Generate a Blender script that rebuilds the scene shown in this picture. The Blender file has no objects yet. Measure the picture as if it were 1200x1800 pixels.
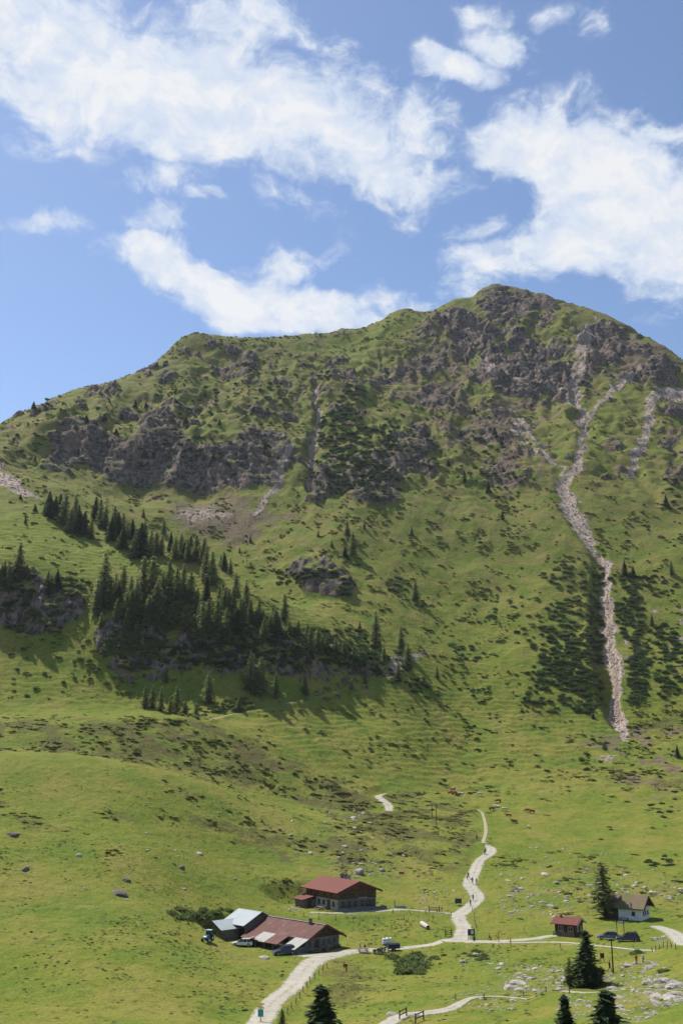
import bpy, math, random
import numpy as np
from mathutils import Vector, Matrix

random.seed(7)
rng = np.random.default_rng(11)
scene = bpy.context.scene
COL = scene.collection
R = math.radians

# ------------------------------------------------------------------ camera
PITCH = 14.0                      # degrees above the horizontal
FOC = 1800.0                      # focal length in photo pixels (photo 1200 x 1800)
cam_data = bpy.data.cameras.new('camera')
cam_data.sensor_fit = 'VERTICAL'
cam_data.sensor_height = 36.0
cam_data.lens = 36.0
cam_data.clip_start = 0.5
cam_data.clip_end = 8000
cam = bpy.data.objects.new('camera', cam_data)
cam.rotation_euler = (R(90 + PITCH), 0, 0)
COL.objects.link(cam)
scene.camera = cam

# ------------------------------------------------------------------ sun and exposure
SUN_EL = 56.0
SUN_DIR = Vector((-0.69, 0.72, 0)).normalized() * math.cos(R(SUN_EL)) + Vector((0, 0, math.sin(R(SUN_EL))))
sun_data = bpy.data.lights.new('sun', 'SUN')
sun_data.energy = 5.0
sun_data.angle = R(0.53)
sun_data.color = (1.0, 0.95, 0.87)
sun = bpy.data.objects.new('sun', sun_data)
sun.rotation_euler = SUN_DIR.to_track_quat('Z', 'Y').to_euler()
sun.location = SUN_DIR * 3000
COL.objects.link(sun)
vs = scene.view_settings
vs.view_transform = 'Standard'
vs.look = 'None'
vs.exposure = 0.5
vs.gamma = 1.0
vs.use_curve_mapping = False
scene.cycles.max_bounces = 6
scene.cycles.diffuse_bounces = 3
scene.cycles.glossy_bounces = 2
scene.cycles.transmission_bounces = 3
scene.cycles.transparent_max_bounces = 8
scene.cycles.volume_bounces = 1
scene.cycles.use_adaptive_sampling = True
scene.cycles.adaptive_threshold = 0.02

# ------------------------------------------------------------------ pixel <-> direction
_c, _s = math.cos(R(PITCH)), math.sin(R(PITCH))
def ray(px, py):
    """direction of a photo pixel, scaled so that its Y component is 1 (camera at the origin)"""
    u = (px - 600.0) / FOC
    v = (900.0 - py) / FOC
    den = _c - v * _s
    return u / den, (_s + v * _c) / den
def project(X, Y, Z):
    d = Y * _c + Z * _s
    up = -Y * _s + Z * _c
    return 600.0 + FOC * X / d, 900.0 - FOC * up / d

# ------------------------------------------------------------------ node helper
class NT:
    def __init__(self, tree):
        self.t = tree; self.n = tree.nodes; self.l = tree.links
    def new(self, kind, **kw):
        nd = self.n.new(kind)
        for k, v in kw.items():
            if k.startswith('i_'):
                nd.inputs[k[2:].replace('_', ' ')].default_value = v
            else:
                setattr(nd, k, v)
        return nd
    def put(self, sock, v):
        if isinstance(v, bpy.types.NodeSocket):
            self.l.new(v, sock)
        else:
            sock.default_value = v
    def math(self, op, a, b=None, c=None, clamp=False):
        nd = self.n.new('ShaderNodeMath'); nd.operation = op; nd.use_clamp = clamp
        self.put(nd.inputs[0], a)
        if b is not None: self.put(nd.inputs[1], b)
        if c is not None: self.put(nd.inputs[2], c)
        return nd.outputs[0]
    def smooth(self, v, lo, hi, a=0.0, b=1.0):
        nd = self.n.new('ShaderNodeMapRange'); nd.interpolation_type = 'SMOOTHSTEP'
        self.put(nd.inputs['Value'], v)
        self.put(nd.inputs['From Min'], lo); self.put(nd.inputs['From Max'], hi)
        self.put(nd.inputs['To Min'], a); self.put(nd.inputs['To Max'], b)
        return nd.outputs['Result']
    def noise(self, vec, scale, detail=4, rough=0.55, dist=0.0):
        nd = self.n.new('ShaderNodeTexNoise')
        if vec is not None: self.l.new(vec, nd.inputs['Vector'])
        nd.inputs['Scale'].default_value = scale
        nd.inputs['Detail'].default_value = detail
        nd.inputs['Roughness'].default_value = rough
        nd.inputs['Distortion'].default_value = dist
        return nd.outputs['Fac']
    def mix(self, fac, a, b):
        nd = self.n.new('ShaderNodeMix'); nd.data_type = 'RGBA'
        self.put(nd.inputs[0], fac)
        for sock, v in ((nd.inputs[6], a), (nd.inputs[7], b)):
            if isinstance(v, tuple) and len(v) == 3: v = v + (1.0,)
            self.put(sock, v)
        return nd.outputs[2]

# ------------------------------------------------------------------ sky
world = bpy.data.worlds.new('World')
scene.world = world
world.use_nodes = True
w = NT(world.node_tree)
w.n.clear()
sky = w.new('ShaderNodeTexSky', sky_type='NISHITA', sun_disc=False)
sky.sun_elevation = R(SUN_EL)
sky.sun_rotation = math.atan2(SUN_DIR.x, SUN_DIR.y)
sky.altitude = 1600
sky.air_density = 1.0
sky.dust_density = 1.3
sky.ozone_density = 3.0
SKY_STRENGTH = 0.11
tc = w.new('ShaderNodeTexCoord').outputs['Generated']
# clouds: soft ellipses of cover at directions in the sky, broken up by fractal noise
CLOUDS = [  # photo px, py, half width, half height, roll (deg), weight
    (250, 120, 420, 150, 6, 1.1), (60, 140, 200, 110, 0, .8), (500, 185, 320, 130, 12, .9), (640, 285, 220, 75, 14, .8),
    (400, 60, 260, 80, 0, .75), (800, 120, 110, 38, 12, .95), (885, 85, 95, 55, 20, .75),
    (290, 255, 90, 50, 0, .5), (90, 240, 130, 50, 0, .4), (470, 330, 60, 75, -20, .42), (280, 325, 130, 36, -8, .42), (380, 352, 80, 24, 0, .45),
    (960, 265, 160, 90, 24, 1.2), (1080, 330, 190, 150, 30, 1.3), (1190, 400, 190, 160, 0, 1.3), (1130, 240, 150, 50, 10, .8), (1180, 300, 100, 70, 0, .7),
    (960, 470, 260, 90, 8, .5), (830, 500, 180, 60, 0, .4), (1150, 495, 220, 60, 0, .5),
    (300, 462, 130, 66, 20, 1.25), (400, 510, 190, 62, 24, 1.25), (540, 550, 180, 60, 14, 1.25), (640, 590, 110, 50, 10, .8), (500, 470, 150, 52, -8, .62), (700, 545, 120, 60, 0, .4),
    (270, 388, 105, 38, 0, .72), (105, 388, 100, 34, -6, .6), (1045, 45, 60, 50, 30, .42), (860, 15, 70, 40, 0, .5), (970, 30, 60, 30, 0, .36),
    (560, 360, 220, 60, 10, .36), (800, 390, 220, 60, 10, .36), (760, 300, 120, 60, 20, .5), (1020, 430, 140, 90, 20, .9), (720, 210, 130, 80, 10, .6),
]
blobs = []
for px, py, hw, hh, roll, wt in CLOUDS:
    rx, rz = ray(px, py)
    blobs.append((Vector((rx, 1, rz)).normalized(), hw / FOC, hh / FOC, roll, wt))
crng = random.Random(5)
for k in range(26):                     # the same broken cumulus over the rest of the sky
    az = R(28 + crng.uniform(0, 304)); el = R(crng.uniform(12, 75))
    d = Vector((math.sin(az) * math.cos(el), math.cos(az) * math.cos(el), math.sin(el)))
    blobs.append((d, crng.uniform(.15, .34), crng.uniform(.05, .12), crng.uniform(-15, 25), crng.uniform(.6, 1.2)))
warp = w.new('ShaderNodeTexNoise', noise_dimensions='3D')
w.l.new(tc, warp.inputs['Vector']); warp.inputs['Scale'].default_value = 12; warp.inputs['Detail'].default_value = 4
vm = w.new('ShaderNodeVectorMath', operation='MULTIPLY_ADD')
w.l.new(warp.outputs['Color'], vm.inputs[0]); vm.inputs[1].default_value = (.075, .075, .06)
w.l.new(tc, vm.inputs[2])
sub = w.new('ShaderNodeVectorMath', operation='SUBTRACT')
w.l.new(vm.outputs[0], sub.inputs[0]); sub.inputs[1].default_value = (.0375, .0375, .03)
cover = None
for d, hw, hh, roll, wt in blobs:
    yax = d; xax = yax.cross(Vector((0, 0, 1))).normalized(); zax = xax.cross(yax)
    rot = Matrix((xax, yax, zax)).transposed() @ Matrix.Rotation(R(roll), 3, 'Y')
    mp = w.new('ShaderNodeMapping', vector_type='TEXTURE')
    w.l.new(sub.outputs[0], mp.inputs['Vector'])
    mp.inputs['Location'].default_value = d
    mp.inputs['Rotation'].default_value = rot.to_euler('XYZ')
    mp.inputs['Scale'].default_value = (hw, .6, hh)
    ln = w.new('ShaderNodeVectorMath', operation='LENGTH'); w.l.new(mp.outputs[0], ln.inputs[0])
    v = w.smooth(ln.outputs['Value'], 1.25, 0.0, 0.0, wt)
    cover = v if cover is None else w.math('MAXIMUM', cover, v)
stretch = w.new('ShaderNodeVectorMath', operation='MULTIPLY'); w.l.new(sub.outputs[0], stretch.inputs[0]); stretch.inputs[1].default_value = (1, 1, 1.5)
n1 = w.noise(stretch.outputs[0], 9, 12, .6, .35)
n2 = w.noise(stretch.outputs[0], 30, 8, .62, .1)
nn = w.math('ADD', w.math('MULTIPLY', n1, .62), w.math('MULTIPLY', n2, .38))
dens = w.math('ADD', cover, w.math('MULTIPLY', w.math('SUBTRACT', nn, .5), 3.0))
gate = w.smooth(cover, 0.02, 0.3)
alpha = w.math('MULTIPLY', w.smooth(dens, .18, .70), gate)
alpha = w.math('POWER', alpha, 0.95)
body = w.smooth(w.math('ADD', dens, w.math('MULTIPLY', w.math('SUBTRACT', n2, .5), 2.2)), .35, 1.45)
ccol = w.mix(body, (.47, .53, .63), (.635, .64, .65))
skycol = w.new('ShaderNodeVectorMath', operation='SCALE'); w.l.new(sky.outputs[0], skycol.inputs[0]); skycol.inputs['Scale'].default_value = SKY_STRENGTH
final = w.mix(w.math('MULTIPLY', alpha, .95), skycol.outputs[0], ccol)
bg = w.new('ShaderNodeBackground'); w.l.new(final, bg.inputs['Color']); bg.inputs['Strength'].default_value = 1.0
wo = w.new('ShaderNodeOutputWorld'); w.l.new(bg.outputs[0], wo.inputs['Surface'])
world.cycles.sampling_method = 'MANUAL'
world.cycles.sample_map_resolution = 512
# ------------------------------------------------------------------ numpy noise
_perm = rng.permutation(256); _perm = np.concatenate([_perm, _perm, _perm])
_ga = rng.uniform(0, 2 * np.pi, 256)
_gx, _gy = np.cos(_ga), np.sin(_ga)
def perlin(x, y, seed=0):
    x = x + seed * 17.31; y = y + seed * 9.77
    xi = np.floor(x).astype(np.int64); yi = np.floor(y).astype(np.int64)
    xf = x - xi; yf = y - yi
    u = xf * xf * xf * (xf * (xf * 6 - 15) + 10); v = yf * yf * yf * (yf * (yf * 6 - 15) + 10)
    xi &= 255; yi &= 255
    def g(ix, iy, dx, dy):
        h = _perm[_perm[ix & 255] + (iy & 255)]
        return _gx[h] * dx + _gy[h] * dy
    a = g(xi, yi, xf, yf); b = g(xi + 1, yi, xf - 1, yf)
    c = g(xi, yi + 1, xf, yf - 1); d = g(xi + 1, yi + 1, xf - 1, yf - 1)
    return (a + u * (b - a)) * (1 - v) + (c + u * (d - c)) * v * 1.0
def fbm(x, y, scale, octaves=4, gain=.5, seed=0):
    r = 0; a = 1.0; f = 1.0 / scale
    for o in range(octaves):
        r = r + a * perlin(x * f, y * f, seed + o * 3); a *= gain; f *= 2.03
    return r
def ridged(x, y, scale, octaves=4, gain=.5, seed=0):
    r = 0; a = 1.0; f = 1.0 / scale
    for o in range(octaves):
        r = r + a * (1 - 2.2 * np.abs(perlin(x * f, y * f, seed + o * 3))); a *= gain; f *= 2.1
    return r
def sstep(x, a, b):
    t = np.clip((x - a) / (b - a), 0, 1)
    return t * t * (3 - 2 * t)

# ------------------------------------------------------------------ relief: distances read off the photograph, column by column
up_s = [(1200, 515), (1150, 541), (1100, 567), (1050, 593), (1000, 621), (950, 651), (900, 684), (850, 720), (800, 761), (750, 806)]
COLUMNS = {
    -300: [(1800, 150), (1700, 176), (1600, 202), (1500, 230), (1400, 262), (1300, 295), (1292, 325), (1250, 350), (1240, 385), (1180, 415), (1100, 438), (1000, 462), (950, 500), (900, 545), (880, 600), (860, 650)],
    -150: [(1800, 150), (1700, 176), (1600, 202), (1500, 230), (1400, 262), (1310, 298), (1306, 328), (1270, 352), (1250, 378), (1248, 395), (1180, 418), (1110, 441), (1000, 462), (950, 495), (900, 535), (850, 590), (810, 680)],
    0: [(1800, 150), (1700, 178), (1600, 205), (1500, 235), (1400, 268), (1322, 300), (1320, 330), (1290, 345), (1256, 375), (1254, 398), (1200, 420), (1130, 440), (1110, 445), (1005, 460), (950, 490), (900, 527), (850, 570), (830, 600), (800, 655), (747, 770)],
    120: [(1800, 150), (1700, 180), (1600, 210), (1500, 240), (1400, 275), (1328, 305), (1325, 335), (1290, 350), (1256, 380), (1253, 402), (1200, 425), (1150, 440), (1115, 449), (1045, 463), (1000, 480), (950, 510), (900, 548), (868, 575), (865, 615), (840, 665), (828, 690), (765, 712), (720, 768), (690, 820)],
    240: [(1800, 150), (1700, 182), (1600, 212), (1500, 245), (1400, 285), (1344, 312), (1341, 340), (1300, 355), (1258, 385), (1255, 405), (1188, 438), (1092, 451), (1040, 472), (1000, 495), (942, 530), (939, 605), (900, 645), (858, 690), (788, 711), (740, 762), (690, 812), (655, 850)],
    360: [(1800, 156), (1700, 190), (1655, 210), (1600, 234), (1500, 268), (1400, 305), (1374, 318), (1370, 345), (1300, 378), (1265, 396), (1262, 412), (1200, 438), (1175, 444), (1100, 457), (1040, 480), (985, 517), (982, 602), (940, 632), (900, 658), (870, 690), (805, 711), (740, 766), (690, 822), (640, 872), (588, 910)],
    480: [(1800, 165), (1700, 200), (1670, 212), (1600, 246), (1500, 288), (1416, 330), (1412, 350), (1350, 377), (1300, 400), (1260, 424), (1230, 437), (1188, 449), (1120, 464), (1062, 495), (1058, 548), (1000, 592), (950, 625), (900, 656), (860, 687), (800, 727), (740, 782), (690, 832), (640, 882), (592, 925)],
    600: [(1800, 150), (1720, 188), (1670, 216), (1600, 247), (1540, 277), (1500, 295), (1448, 328), (1442, 338), (1400, 372), (1350, 402), (1300, 427), (1240, 458), (1200, 470), (1182, 476), (1132, 491), (1100, 522), (1050, 557), (1000, 590), (950, 621), (900, 660), (850, 697), (800, 737), (750, 782), (700, 832), (650, 892), (610, 932), (580, 960)],
    700: [(1800, 138), (1760, 162), (1720, 190), (1675, 218), (1600, 251), (1540, 286), (1500, 306), (1450, 338), (1410, 382), (1350, 418), (1300, 440), (1250, 466), (1200, 487), (1150, 516), (1100, 546), (1050, 576), (1000, 606), (950, 637), (900, 670), (850, 707), (800, 747), (750, 792), (700, 842), (650, 895), (600, 945), (545, 995)],
    800: [(1800, 134), (1760, 160), (1720, 190), (1675, 216), (1650, 226), (1600, 254), (1550, 280), (1500, 310), (1450, 348), (1400, 405), (1350, 440), (1300, 466), (1250, 490)] + up_s + [(700, 853), (650, 905), (600, 957), (550, 1007), (525, 1032)],
    900: [(1800, 130), (1750, 160), (1700, 192), (1660, 218), (1620, 241), (1580, 261), (1540, 286), (1500, 313), (1450, 353), (1400, 402), (1350, 442), (1300, 470), (1250, 494)] + up_s + [(700, 856), (650, 907), (600, 960), (550, 1015), (508, 1060)],
    1000: [(1800, 122), (1760, 146), (1720, 173), (1690, 196), (1660, 216), (1630, 233), (1600, 251), (1550, 281), (1500, 316), (1450, 360), (1400, 405), (1350, 444), (1300, 473), (1250, 497)] + up_s + [(700, 853), (650, 903), (600, 955), (536, 1030)],
    1100: [(1800, 110), (1760, 131), (1720, 159), (1690, 183), (1660, 207), (1630, 229), (1600, 250), (1550, 281), (1500, 318), (1450, 361), (1400, 405), (1350, 443), (1300, 472), (1250, 496)] + up_s + [(700, 852), (650, 900), (600, 950), (572, 982)],
    1200: [(1800, 100), (1760, 117), (1720, 141), (1690, 160), (1668, 172), (1662, 202), (1640, 222), (1600, 249), (1550, 281), (1500, 318), (1450, 361), (1400, 403), (1350, 438), (1300, 468), (1250, 494)] + up_s + [(700, 850), (635, 912)],
    1350: [(1800, 92), (1740, 112), (1690, 135), (1655, 155), (1650, 205), (1600, 245), (1500, 316), (1400, 400), (1300, 464), (1200, 512), (1100, 564), (1000, 618), (900, 680), (800, 756), (715, 850)],
    1500: [(1800, 90), (1740, 110), (1690, 135), (1650, 160), (1600, 243), (1500, 314), (1400, 396), (1300, 460), (1200, 508), (1100, 558), (1000, 610), (900, 670), (800, 760)],
}
pts = []
for px, prof in COLUMNS.items():
    for py, Y in prof:
        rx, rz = ray(px, py)
        pts.append((rx * Y, Y, rz * Y))
    py, Y = prof[-1]; rx, rz = ray(px, py)          # the far side of the ridge falls away
    for dy, dz in ((70, -28), (170, -90), (330, -200), (520, -300)):
        pts.append((rx * (Y + dy), Y + dy, rz * Y + dz))
    if -100 < px < 1300:
        for Y, Z in ((60, -21.5), (20, -10)):
            pts.append((ray(px, 1800)[0] * (Y + 30), Y, Z))
for x in (-150, -60, 0, 60, 150):
    pts.append((x, -30, -4)); pts.append((x, -80, 4))
pts += [(0, 0, -3.2), (0, 8, -7)]
for px, py, Y in ((290, 624, 882), (318, 594, 900), (430, 593, 918), (540, 588, 945), (850, 506, 1052), (833, 522, 1046), (865, 502, 1056), (950, 521, 1046), (1050, 549, 1008), (1150, 598, 948)):
    rx, rz = ray(px, py); pts.append((rx * Y, Y, rz * Y)); pts.append((rx * (Y + 50), Y + 50, rz * Y - 22))
P = np.array(pts)
CP, CZ = P[:, :2], P[:, 2]
def kern(d2): return np.sqrt(d2 + 14.0 ** 2)
D2 = ((CP[:, None, :] - CP[None]) ** 2).sum(-1)
A = kern(D2) - 0.6 * np.eye(len(P))
nP = len(P)
M_ = np.zeros((nP + 3, nP + 3)); M_[:nP, :nP] = A
M_[:nP, nP] = 1; M_[:nP, nP + 1:] = CP / 1000; M_[nP:, :nP] = M_[:nP, nP:].T
WTS = np.linalg.solve(M_, np.concatenate([CZ, np.zeros(3)]))
def base_height(X, Y):
    shp = X.shape; X = X.ravel(); Y = Y.ravel(); out = np.empty_like(X)
    for i in range(0, len(X), 40000):
        x = X[i:i + 40000].astype(np.float32); y = Y[i:i + 40000].astype(np.float32)
        k = (x[:, None] - CP[None, :, 0].astype(np.float32)) ** 2
        k += (y[:, None] - CP[None, :, 1].astype(np.float32)) ** 2
        k += 196.0
        np.sqrt(k, out=k)
        out[i:i + 40000] = k @ WTS[:nP].astype(np.float32) + WTS[nP] + (x * WTS[nP + 1] + y * WTS[nP + 2]) / 1000
    return out.reshape(shp)

# ------------------------------------------------------------------ the sheet: rows by distance, columns fanning out with distance
ROWY = np.concatenate([np.linspace(-70, 60, 26)[:-1], np.linspace(60, 120, 30)[:-1], np.linspace(120, 260, 250)[:-1],
                       np.linspace(260, 440, 190)[:-1], np.linspace(440, 640, 230)[:-1], np.linspace(640, 1080, 370)[:-1], np.linspace(1080, 1700, 40)])
NS = 640
SCOL = np.linspace(-1, 1, NS)
UCOL = 0.34 * SCOL + 0.3 * SCOL ** 5
NR = len(ROWY)
GY = np.repeat(ROWY[:, None], NS, 1)
GX = UCOL[None] * (GY + 110)
GZ = base_height(GX, GY)
BASEZ = GZ.copy()

def grid_sample(F, x, y):
    x = np.asarray(x, float); y = np.asarray(y, float)
    r = np.interp(y, ROWY, np.arange(NR)); c = np.interp(x / (y + 110), UCOL, np.arange(NS))
    r0 = np.clip(np.floor(r).astype(int), 0, NR - 2); c0 = np.clip(np.floor(c).astype(int), 0, NS - 2)
    fr = r - r0; fc = c - c0
    return (F[r0, c0] * (1 - fr) + F[r0 + 1, c0] * fr) * (1 - fc) + (F[r0, c0 + 1] * (1 - fr) + F[r0 + 1, c0 + 1] * fr) * fc
_HY = np.concatenate([np.arange(60, 440, .5), np.arange(440, 1300, 1.0)])
def hit(px, py, F=None):
    """where the line of sight of a photo pixel first meets the ground"""
    F = GZ if F is None else F
    rx, rz = ray(px, py)
    g = grid_sample(F, rx * _HY, _HY) - rz * _HY
    k = np.argmax(g > 0)
    if k == 0: k = len(_HY) - 1
    t = g[k - 1] / (g[k - 1] - g[k]) if g[k] != g[k - 1] else 0
    Y = _HY[k - 1] + t * (_HY[k] - _HY[k - 1])
    return Vector((rx * Y, Y, float(grid_sample(F, rx * Y, Y))))
def gz(x, y): return float(grid_sample(GZ, x, y))
PX, PY = project(GX, np.maximum(GY, 25), GZ)

# ------------------------------------------------------------------ zones: drawn as outlines, edges roughened with noise
wx = fbm(GX, GY + GZ, 34, 4, .6, 1); wy = fbm(GX, GY + GZ, 34, 4, .6, 5)
def seg_dist(qx, qy, line):
    d = np.full(qx.shape, 1e9); tt = np.zeros(qx.shape); n = len(line) - 1
    for i in range(n):
        ax, ay = line[i][:2]; bx, by = line[i + 1][:2]
        L2 = (bx - ax) ** 2 + (by - ay) ** 2 + 1e-9
        t = np.clip(((qx - ax) * (bx - ax) + (qy - ay) * (by - ay)) / L2, 0, 1)
        dd = np.hypot(qx - ax - t * (bx - ax), qy - ay - t * (by - ay))
        m = dd < d; d = np.where(m, dd, d); tt = np.where(m, (i + t), tt)
    return d, tt
def inside(qx, qy, poly):
    r = np.zeros(qx.shape, bool); n = len(poly)
    for i in range(n):
        x1, y1 = poly[i]; x2, y2 = poly[(i + 1) % n]
        if y1 == y2: continue
        c = ((y1 > qy) != (y2 > qy)) & (qx < (x2 - x1) * (qy - y1) / (y2 - y1) + x1)
        r ^= c
    return r
def zone(poly, soft=14, rough=16, ymin=0, ymax=2000):
    """soft-edged zone whose outline is given in photo pixels, limited to a range of distances"""
    out = np.zeros(GX.shape)
    xs = [p[0] for p in poly]; ys = [p[1] for p in poly]; m = soft + rough * 2
    sel = (PX > min(xs) - m) & (PX < max(xs) + m) & (PY > min(ys) - m) & (PY < max(ys) + m) & (GY > ymin) & (GY < ymax)
    qx = PX[sel] + wx[sel] * rough; qy = PY[sel] + wy[sel] * rough
    d, _ = seg_dist(qx, qy, poly + [poly[0]])
    sd = np.where(inside(qx, qy, poly), d, -d)
    out[sel] = sstep(sd, -soft, soft)
    return out
def streak(line, width, soft=4, rough=6, ymin=0, ymax=2000):
    out = np.zeros(GX.shape)
    xs = [p[0] for p in line]; ys = [p[1] for p in line]; m = 60
    sel = (PX > min(xs) - m) & (PX < max(xs) + m) & (PY > min(ys) - m) & (PY < max(ys) + m) & (GY > ymin) & (GY < ymax)
    qx = PX[sel] + wx[sel] * rough; qy = PY[sel] + wy[sel] * rough
    d, t = seg_dist(qx, qy, line)
    ww = np.interp(t, np.arange(len(line)), [p[2] if len(p) > 2 else width for p in line])
    out[sel] = 1 - sstep(d, ww - soft, ww + soft)
    return out

cliff_left = zone([(70, 832), (95, 785), (135, 745), (215, 772), (275, 760), (300, 735), (330, 790), (420, 795), (470, 770), (512, 800), (508, 840), (470, 858), (400, 870), (350, 872), (270, 864), (200, 858), (140, 835)], 9, 18, 600)
cliff_mid = zone([(540, 885), (552, 840), (600, 822), (660, 812), (735, 750), (760, 800), (745, 835), (700, 850), (690, 882), (655, 905), (600, 872)], 9, 20, 600)
crag_top = zone([(835, 520), (870, 500), (930, 515), (1000, 532), (1010, 552), (960, 545), (930, 560), (880, 600), (850, 560)], 10, 12, 780)
crag_mid = zone([(745, 580), (800, 555), (835, 580), (900, 600), (955, 615), (1010, 640), (1012, 690), (985, 712), (920, 700), (880, 690), (830, 655), (790, 612), (750, 605)], 14, 26, 780)
crag_low = zone([(700, 640), (760, 625), (850, 670), (900, 760), (935, 830), (870, 850), (800, 770), (730, 720)], 30, 40, 640)
crag_right = zone([(1015, 600), (1050, 570), (1100, 575), (1150, 600), (1190, 640), (1165, 690), (1120, 690), (1060, 660), (1020, 690)], 16, 26, 720)
crag_far = zone([(1150, 740), (1200, 690), (1260, 700), (1260, 820), (1200, 800), (1150, 790)], 16, 24, 640)
hump = zone([(300, 600), (340, 588), (420, 600), (540, 640), (550, 720), (500, 790), (420, 700), (330, 660), (300, 640)], 40, 50, 640)
rib_mid = zone([(555, 650), (600, 640), (650, 690), (640, 720), (600, 690)], 14, 20, 640)
spur_a = zone([(-60, 1010), (0, 1000), (60, 1005), (105, 1040), (150, 1050), (140, 1075), (105, 1105), (60, 1122), (0, 1095), (-60, 1090)], 7, 12, 400, 540)
spur_b = zone([(165, 1085), (220, 1090), (300, 1075), (420, 1110), (520, 1135), (650, 1150), (655, 1180), (560, 1192), (420, 1180), (330, 1182), (230, 1195), (175, 1150)], 7, 14, 400, 560)
bump_c = zone([(500, 1010), (560, 1000), (620, 1030), (610, 1050), (540, 1050)], 6, 8, 480)
slabs_r = zone([(1150, 1690), (1180, 1668), (1240, 1660), (1240, 1690)], 8, 10, 120, 200)
speck = fbm(GX, GY + GZ * .6, 42, 5, .62, 21)
speck2 = fbm(GX, GY + GZ * .6, 17, 4, .6, 31)
high = sstep(BASEZ, 150, 230)
rock = np.maximum.reduce([cliff_left, cliff_mid, crag_top * sstep(speck2, -.5, .1), crag_mid * sstep(speck + speck2 * .5, -.28, .1), crag_low * sstep(speck + speck2 * .6, .05, .4) * .8, crag_right * sstep(speck + speck2 * .5, -.25, .15), crag_far * sstep(speck, -.1, .2), spur_a * (.45 + .55 * sstep(speck2, -.25, .1)), spur_b * (.4 + .6 * sstep(speck2, -.2, .15)), rib_mid * sstep(speck2, -.1, .2), bump_c])
rock = np.maximum(rock, hump * sstep(speck + .7 * speck2, .22, .45) * .9)
rock = np.maximum(rock, high * sstep(speck + speck2 * .8, .42, .6) * .9 * sstep(PX, 650, 300) )
rock = np.maximum(rock, high * sstep(speck + speck2 * .8, .48, .66) * .8)
rock = np.maximum(rock, slabs_r * sstep(speck2, 0, .3) * .8)
scree = np.maximum.reduce([
    streak([(1046, 556, 3), (1036, 600, 5), (1022, 650, 7), (1003, 700, 9), (1022, 735, 8), (1032, 780, 6), (1012, 830, 9), (990, 862, 12), (1000, 900, 12), (1030, 945, 11), (1058, 972, 4), (1063, 1005, 10), (1066, 1050, 12), (1068, 1100, 12), (1075, 1160, 11), (1083, 1220, 12), (1090, 1268, 11), (1100, 1300, 4)], 9, 5, 15, 400),
    streak([(1215, 680, 16), (1150, 715, 9), (1135, 760, 8), (1120, 800, 8), (1100, 842, 6)], 8, 6, 14, 600),
    streak([(1030, 760, 4), (1050, 725, 5), (1085, 695, 6), (1125, 668, 5)], 4, 5, 12, 600) * .85,
    streak([(1000, 850, 5), (960, 810, 4), (935, 770, 5), (905, 735, 4)], 4, 5, 14, 600) * .75,
    streak([(985, 700, 5), (940, 690, 4), (880, 672, 6)], 5, 6, 14, 600) * .7,
    streak([(1010, 640, 5), (1025, 600, 4)], 5, 6, 14, 600) * .8,
    streak([(552, 690, 4), (560, 740, 6), (548, 800, 5), (545, 850, 5)], 5, 4, 10, 600) * .9,
    streak([(515, 800, 3), (490, 850, 6), (470, 880, 4), (448, 908, 3)], 4, 4, 8, 560) * .9,
    streak([(895, 735, 5), (915, 765, 7), (942, 805, 5)], 5, 6, 14, 600) * .8,
    streak([(850, 655, 10), (870, 672, 8)], 8, 6, 10, 600) * .8,
    zone([(-40, 812), (0, 822), (40, 855), (80, 880), (40, 868), (0, 852), (-40, 840)], 6, 7, 540),
    zone([(300, 905), (360, 895), (420, 905), (400, 930), (330, 925)], 12, 20, 560) * .55,
    zone([(1095, 1110), (1120, 1120), (1110, 1170), (1090, 1165)], 10, 18, 400) * sstep(speck2, -.1, .3),
    zone([(1140, 1060), (1210, 1070), (1210, 1150), (1170, 1140)], 14, 22, 400) * sstep(speck2, .05, .4),
    zone([(660, 1180), (700, 1150), (760, 1145), (740, 1160), (690, 1190)], 8, 10, 400) * .6,
    zone([(1045, 1330), (1090, 1325), (1080, 1345), (1040, 1350)], 10, 14, 380) * .5,
])
soil = np.clip(zone([(690, 610), (800, 620), (960, 700), (980, 850), (900, 850), (760, 760), (690, 700)], 40, 40, 640) * sstep(speck, -.35, .25) + zone([(270, 890), (420, 880), (520, 900), (430, 960), (320, 940)], 20, 30, 560) * .6
       + crag_right * .6 + zone([(1000, 1300), (1210, 1250), (1210, 1420), (1080, 1400)], 30, 40, 380) * sstep(speck2, -.1, .35) * .55, 0, 1)
lush = np.maximum.reduce([zone([(560, 605), (640, 585), (690, 560), (760, 545), (700, 590), (650, 630), (640, 680), (690, 760), (680, 780), (640, 720), (620, 650), (570, 625)], 14, 16, 640), zone([(-40, 900), (60, 900), (200, 950), (250, 1000), (170, 1010), (60, 990), (-40, 980)], 20, 20, 450, 620) * .9, zone([(640, 1010), (690, 1000), (670, 1030)], 12, 14, 480) * .8, zone([(1000, 800), (1060, 740), (1080, 700), (1110, 720), (1060, 840)], 14, 16, 600) * .6])
rock = rock * (1 - lush * .8); soil = np.clip(soil * 1.5, 0, 1) * (1 - lush)
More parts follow.
